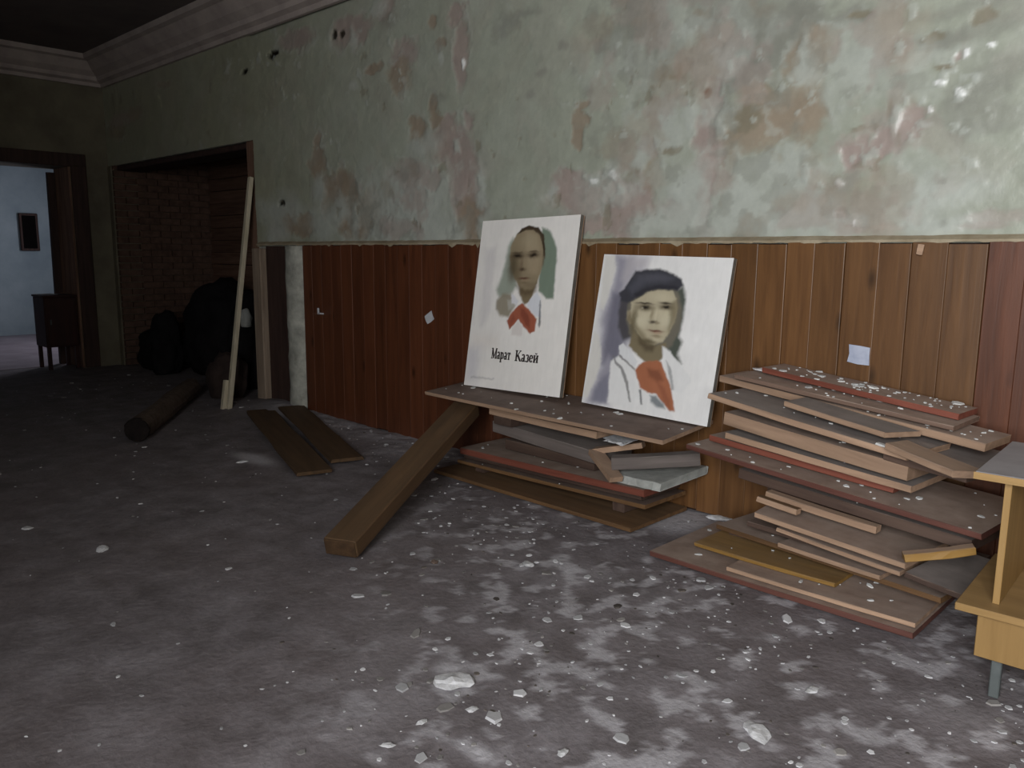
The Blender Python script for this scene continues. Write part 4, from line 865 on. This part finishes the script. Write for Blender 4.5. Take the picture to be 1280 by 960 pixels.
t = empty('log', (-6.03, 2.28, 0.09)); tag(t, 'dark round log lying on the floor before the opening', 'log')
mb = MB(); a = Vector((0, 0, 0)); b = Vector((-1.55, 1.12, 0.0)); u = (b - a).normalized(); s1 = Vector((-u.y, u.x, 0)); s2 = Vector((0, 0, 1))
vs = []
for i in range(9):
    f = i / 8
    for j in range(14):
        q = 2 * math.pi * j / 14; r = 0.088 * (1 + 0.10 * f) * (1 + 0.05 * math.sin(3 * q + i)) + rnd.uniform(-.003, .003)
        vs.append(a + (b - a) * f + s1 * math.cos(q) * r + s2 * math.sin(q) * r)
mb.add(vs, [(i*14+j, i*14+(j+1)%14, (i+1)*14+(j+1)%14, (i+1)*14+j) for i in range(8) for j in range(14)] + [tuple(range(112, 126))])
mb.build('trunk', M['bark'], t, smooth=False)
mb = MB(); vs = [tuple(a - u * 0.004 + s1 * math.cos(2*math.pi*j/14) * 0.087 + s2 * math.sin(2*math.pi*j/14) * 0.087) for j in range(14)] + [tuple(a + u * 0.03 + s1 * math.cos(2*math.pi*j/14) * 0.091 + s2 * math.sin(2*math.pi*j/14) * 0.091) for j in range(14)]
mb.add(vs, [tuple(range(14))] + [(j, (j+1)%14, 14+(j+1)%14, 14+j) for j in range(14)])
mb.build('cut_end', M['char'], t)

t = empty('pole', (-6.73, 3.36, 0.0)); tag(t, 'long pale batten leaning on the right jamb of the opening', 'pole')
mb = MB(); mb.bar((0, 0, 0.0), (-0.20, 0.42, 2.08), 0.046, 0.04, 0, (0, 1, 0)); mb.build('shaft', M['pale_batten'], t, bevel=0.004)
mb = MB(); mb.bar((-0.045, -0.03, 0.0), (-0.07, 0.025, 0.26), 0.05, 0.04, 0, (0, 1, 0)); mb.build('cleat', M['pale_batten'], t, bevel=0.004)

# ------------------------------------------------------------------ desk at the right edge
dk = empty('school_desk', (-0.625, 2.75, 0.0), (0, 0, math.radians(2.0))); tag(dk, 'yellow veneered desk with grey top and open shelf at the right edge', 'desk')
DW, DD = 0.85, 0.56
mb = MB(); mb.box((0, 0, 0.722), (DW, DD, 0.745)); top = mb.build('desk_top', M['desk_top'], dk, bevel=0.002)
mb = MB(); mb.box((-0.003, -0.004, 0.7215), (DW, -0.0005, 0.7435)); mb.build('edge_band', M['desk_wood'], top)
mb = MB(); mb.box((0.075, 0.05, 0.315), (0.095, DD - 0.02, 0.7215)); mb.build('side_panel', M['desk_side'], dk, bevel=0.001)
mb = MB(); mb.box((DW - 0.095, 0.05, 0.315), (DW - 0.075, DD - 0.02, 0.7215)); mb.build('side_panel', M['desk_side'], dk, bevel=0.001)
mb = MB(); mb.box((0.095, DD - 0.05, 0.315), (DW - 0.095, DD - 0.035, 0.7215)); mb.build('back_panel', M['desk_back'], dk)
mb = MB(); mb.box((-0.015, -0.02, 0.290), (DW, DD, 0.3145)); mb.build('shelf', M['desk_wood'], dk, bevel=0.002)
mb = MB(); mb.box((0.045, 0.015, 0.14), (DW - 0.045, DD - 0.03, 0.2898)); mb.build('drawer_box', M['desk_side'], dk, bevel=0.002)
for (a, b) in ((0.09, 0.05), (DW - 0.12, 0.05), (0.09, DD - 0.1), (DW - 0.12, DD - 0.1)):
    mb = MB(); mb.box((a, b, 0.0), (a + 0.03, b + 0.03, 0.1398)); mb.build('leg', M['steel'], dk, bevel=0.003)

# ------------------------------------------------------------------ black heap in the opening, things in the room beyond
def lump(name, label, loc, size, seed, mat, cat, group=None, amp=0.25):
    bm = bmesh.new(); bmesh.ops.create_icosphere(bm, subdivisions=4, radius=1.0)
    r = random.Random(seed); off = [r.uniform(0, 9) for _ in range(3)]
    from mathutils import noise as mn
    for v in bm.verts:
        n = mn.fractal(v.co * 1.3 + Vector(off), 1.0, 2.0, 4) * amp
        f = mn.noise(v.co * 5 + Vector(off)) * amp * 0.25
        v.co *= 1 + n + f
        v.co.x *= size[0]; v.co.y *= size[1]; v.co.z = max(v.co.z, -0.72) * size[2]
    zmin = min(v.co.z for v in bm.verts)
    for v in bm.verts: v.co.z -= zmin
    for f in bm.faces: f.smooth = True
    me = bpy.data.meshes.new(name); bm.to_mesh(me); bm.free()
    o = link(name, me, mat); o.location = loc
    return tag(o, label, cat, group)
SG = 'black bundles heaped in the opening'
lump('sack', 'largest black bundle in the dark opening beside the brick cheek', (-8.72, 4.32, 0), (0.55, 0.40, 0.62), 3, M['sack'], 'sack', SG)
lump('sack', 'black bundle in the opening just behind the leaning pale batten', (-7.78, 4.32, 0), (0.38, 0.36, 0.60), 5, M['sack'], 'sack', SG)
lump('sack', 'low black bundle spilling out at the left of the opening', (-9.72, 4.10, 0), (0.33, 0.33, 0.30), 8, M['sack'], 'sack', SG)
lump('sack', 'narrow black bundle between the largest and the low one', (-9.27, 3.90, 0), (0.14, 0.18, 0.42), 31, M['sack'], 'sack', SG)
lump('sack', 'black bundle wedged against the right jamb of the opening', (-7.14, 4.22, 0), (0.16, 0.26, 0.60), 12, M['sack'], 'sack', SG)
lump('sack', 'small brownish-black bundle in front of the heap by the batten', (-7.35, 3.66, 0), (0.24, 0.16, 0.26), 15, plain('brown_sacking', lin(44, 34, 32), lin(62, 50, 46), 8, 0.9), 'sack', SG)
lump('pale_scrap', 'small pale grey rounded scrap lying on the black heap', (-7.50, 3.97, 0.66), (0.08, 0.055, 0.11), 20, M['slab'], 'scrap', amp=0.15)

t = empty('side_cabinet', (-10.86, 2.99, 0.0)); tag(t, 'dark red-brown cabinet on legs standing in the far doorway', 'cabinet')
mb = MB(); mb.box((0.01, 0.01, 0.27), (0.40, 0.37, 0.86)); mb.build('body', M['cabinet'], t, bevel=0.006)
mb = MB(); mb.box((0, 0, 0.861), (0.41, 0.38, 0.885)); mb.build('top', M['cabinet'], t, bevel=0.004)
mb = MB(); mb.box((0.401, 0.03, 0.29), (0.414, 0.35, 0.84)); dr = mb.build('door', M['cabinet'], t, bevel=0.003)
mb = MB(); mb.box((0.414, 0.06, 0.54), (0.43, 0.075, 0.60)); mb.build('handle', M['steel'], dr)
for (a, b) in ((0.02, 0.02), (0.35, 0.02), (0.02, 0.32), (0.35, 0.32)):
    mb = MB(); mb.box((a, b, 0.0), (a + 0.04, b + 0.04, 0.27)); mb.build('leg', M['cabinet'], t)
plank('paper_sheet', 'pale sheet of paper on top of the dark cabinet in the doorway', (-10.84, 3.01, 0.889), (-10.62, 3.03, 0.889), 0.2, 0.003, M['paper'], M['paper'], 0, cat='paper', ragged=0.02)
t = empty('wall_box', (-15.3, 4.12, 1.40)); tag(t, 'dark upright panel on the pale wall of the room beyond', 'panel')
mb = MB(); mb.box((0.0, 0, 0), (0.05, 0.28, 0.62)); mb.build('frame', M['dark_jamb'], t, bevel=0.01)
mb = MB(); mb.box((0.05, 0.04, 0.04), (0.058, 0.24, 0.58)); mb.build('pane', M['glass'], t)

# ------------------------------------------------------------------ scraps on the boarding
def scrap(name, label, x, z, w, h, mat, cat, rz=0.0, t=0.003, y=None):
    mb = MB(); n = 9; vs = []
    pts = [(-w/2, -h/2), (0, -h/2), (w/2, -h/2), (w/2, 0), (w/2, h/2), (0, h/2), (-w/2, h/2), (-w/2, 0)]
    pts = [(a + rnd.uniform(-.05, .05) * w, b + rnd.uniform(-.05, .05) * h) for a, b in pts]
    k = len(pts)
    mb.add([(a, 0, b) for a, b in pts] + [(a, t, b) for a, b in pts], [tuple(range(k)), tuple(range(2*k-1, k-1, -1))] + [(i, (i+1) % k, k + (i+1) % k, k + i) for i in range(k)])
    o = mb.build(name, mat); o.location = (x, (WY - 0.0385 - t) if y is None else y, z); o.rotation_euler = (0, rz, 0)
    return tag(o, label, cat)
scrap('paper_square', 'small bluish square of paper stuck on boarding above the right pile', -1.386, 0.953, 0.095, 0.085, M['blue_paper'], 'paper', 0.06)
scrap('paper_scrap', 'small white paper scrap on boarding left of the portraits', -4.453, 0.943, 0.085, 0.065, M['paper'], 'paper', -0.5)
scrap('paper_tag', 'tiny cream tag hanging at the top of the boarding, right', -1.155, 1.437, 0.026, 0.045, M['raw_wood'], 'tag', 0.1, 0.008, WY - 0.06)
t = empty('nail_hook', (-5.83, WY - 0.038, 0.895)); tag(t, 'small bent metal hook on the boarding near the whitewashed strip', 'hook')
mb = MB(); mb.bar((0, 0, 0), (0, -0.05, 0.005), 0.012, 0.012); mb.bar((0, -0.048, 0), (0, -0.05, 0.05), 0.012, 0.012, 0, (0, 1, 0)); mb.build('hook', M['paper'], t)
mb = MB(); mb.box((-0.16, -0.004, -0.012), (0.01, 0.0, -0.004)); mb.build('wire', M['jamb'], t)

# ------------------------------------------------------------------ plaster debris
def chip_geo(mb, cols, c, nrm_m, r, t, shade):
    k = rnd.choice((5, 6, 7)); ph = rnd.uniform(0, 6.28); ex = rnd.uniform(0.5, 1.0)
    ring = []
    for i in range(k):
        q = ph + 2 * math.pi * i / k; rr = r * rnd.uniform(0.65, 1.15)
        ring.append((math.cos(q) * rr, math.sin(q) * rr * ex))
    n0 = len(mb.v); tl = (rnd.uniform(-.1, .1), rnd.uniform(-.1, .1))
    for lv in (0, 1):
        for (a, b) in ring:
            s = 1.0 if lv == 0 else 0.86
            p = nrm_m @ Vector((a * s, b * s, (t if lv else -0.001) + (a * tl[0] + b * tl[1]) * lv)) + c if not isinstance(nrm_m, tuple) else None
            mb.v.append(tuple(p)); cols.append(shade)
    mb.f.append(tuple(range(n0 + k, n0 + 2 * k)))
    for i in range(k): mb.f.append((n0 + i, n0 + (i + 1) % k, n0 + k + (i + 1) % k, n0 + k + i))
def chips_object(name, label, mb, cols, mat):
    me = bpy.data.meshes.new(name); me.from_pydata(mb.v, [], mb.f)
    ca = me.color_attributes.new('paint', 'FLOAT_COLOR', 'POINT')
    ca.data.foreach_set('color', np.array([(s[0], s[1], s[2], 1) for s in cols], np.float32).reshape(-1))
    o = link(name, me, mat); return tag(o, label, 'debris', kind='stuff')
M['debris'] = painted('plaster_debris', 0.9, 0.2, 0.003, 60.0, 0.15)
def shade():
    q = rnd.random()
    if q < 0.62: k = rnd.uniform(0.30, 0.66); return (k, k, k * 1.03)
    if q < 0.85: k = rnd.uniform(0.16, 0.3); return (k, k * 0.95, k * 0.92)
    k = rnd.uniform(0.05, 0.12); return (k * 1.15, k, k * 0.9)
I3 = Matrix.Identity(3)
mb = MB(); cols = []; made = 0
while made < 2600:
    x = rnd.uniform(-9.5, 1.6); y = rnd.uniform(0.2, 3.72)
    d = min(1, max(0.10, (x + 2.6 + (y - 1.25) * 0.965) / 1.4))
    if y > 3.2 and -6 < x < -4: d = 0.8
    if rnd.random() > d * (0.35 + 0.9 * float(vnoise(np.array([x * 2.2]), np.array([y * 2.2]), 99)[0])): continue
    if -2.1 < x < -0.72 and y > 3.0: continue
    if -3.9 < x < -2.2 and y > 3.25: continue
    r = min(0.04, 0.007 * math.exp(rnd.gauss(0, 0.65)))
    i = int((x - gx[0, 0]) / (gx[0, 1] - gx[0, 0])); j = int((y - gy[0, 0]) / (gy[1, 0] - gy[0, 0]))
    chip_geo(mb, cols, Vector((x, y, float(fz[j, i]))), Matrix.Rotation(rnd.uniform(0, 6.28), 3, 'Z'), r, 0.0015 + r * 0.10, shade()); made += 1
chips_object('plaster_debris', 'small plaster flakes and grit strewn over the floor', mb, cols, M['debris'])
mb = MB(); cols = []
for (m, L, D) in CHIPSPOTS:
    for q in range(3):
        r = min(0.028, 0.008 * math.exp(rnd.gauss(0, 0.6)))
        c = m @ Vector((rnd.uniform(0.03, L - 0.03), rnd.uniform(0.01, D * 0.95), 0.0005)); k = rnd.uniform(0.4, 0.72)
        chip_geo(mb, cols, c, m.to_3x3() @ Matrix.Rotation(rnd.uniform(0, 6.28), 3, 'Z'), r, 0.0015 + r * 0.12, (k, k * 1.01, k))
chips_object('plaster_flakes', 'white plaster flakes lying on the piled boards', mb, cols, M['debris'])

def chunk(label, x, y, z, r, seed, mat=None, flat=0.22):
    rr = random.Random(seed); bm = bmesh.new(); bmesh.ops.create_icosphere(bm, subdivisions=2, radius=1.0)
    from mathutils import noise as mn
    for v in bm.verts:
        n = mn.noise(v.co * 1.4 + Vector((seed, 0, 0))) * 0.5 + mn.noise(v.co * 4 + Vector((0, seed, 0))) * 0.15
        v.co *= (1 + n); v.co = Vector((v.co.x * r, v.co.y * r * 0.62, max(v.co.z, -0.4) * r * flat))
    zm = min(v.co.z for v in bm.verts)
    for v in bm.verts: v.co.z -= zm
    me = bpy.data.meshes.new('plaster_chunk'); bm.to_mesh(me); bm.free()
    o = link('plaster_chunk', me, mat or M['chip']); o.location = (x, y, z - 0.003); o.rotation_euler = (0, 0, rr.uniform(0, 6))
    return tag(o, label, 'plaster', 'larger plaster lumps')
chunk('largest white plaster lump, centre of the foreground floor', -1.835, 1.646, 0.0, 0.069, 1)
chunk('white plaster lump at the bottom right of the foreground floor', -0.980, 2.093, 0.0, 0.053, 2)
chunk('white plaster lump below the largest one in the foreground', -1.674, 1.585, 0.0, 0.022, 3)
chunk('small white lump left of the lowest foreground lumps', -1.733, 1.430, 0.0, 0.019, 4)
chunk('white lump at the bottom edge left of centre', -1.714, 1.286, 0.0, 0.021, 5)
chunk('white lump at the bottom edge right of centre', -1.329, 1.616, 0.0, 0.021, 6)
chunk('tiny bright lump at the foot of the slanting beam', -3.72, 3.20, 0.0, 0.030, 7)
chunk('flat pale lump on the floor between desk and bottom edge', -0.961, 2.443, 0.0, 0.026, 8)
chunk('pale flat lump right of the slanting beam', -2.352, 2.580, 0.0, 0.037, 9)
chunk('white lump on the floor between the two piles', -2.053, 3.789, 0.0, 0.061, 10)
chunk('dark pebble on the floor right of the slanting beam', -2.678, 2.297, 0.0, 0.026, 11, M['dark_board'])
chunk('flat pale lump on dim floor left of the slanting beam', -3.921, 1.288, 0.0, 0.045, 12)
chunk('pale lump by the nearer loose floor board', -4.95, 2.55, 0.0, 0.043, 13)
plank('plaster_piece', 'white flat plaster piece jutting from under the top board', (-2.52,3.33,0.445), (-2.36,3.32,0.440), 0.16, 0.014, M['chip'], M['chip'], 3, cat='plaster', ragged=0.03)
chunk('white plaster lump on the upper left corner of the right pile', -1.80, 3.66, 0.850, 0.045, 31)
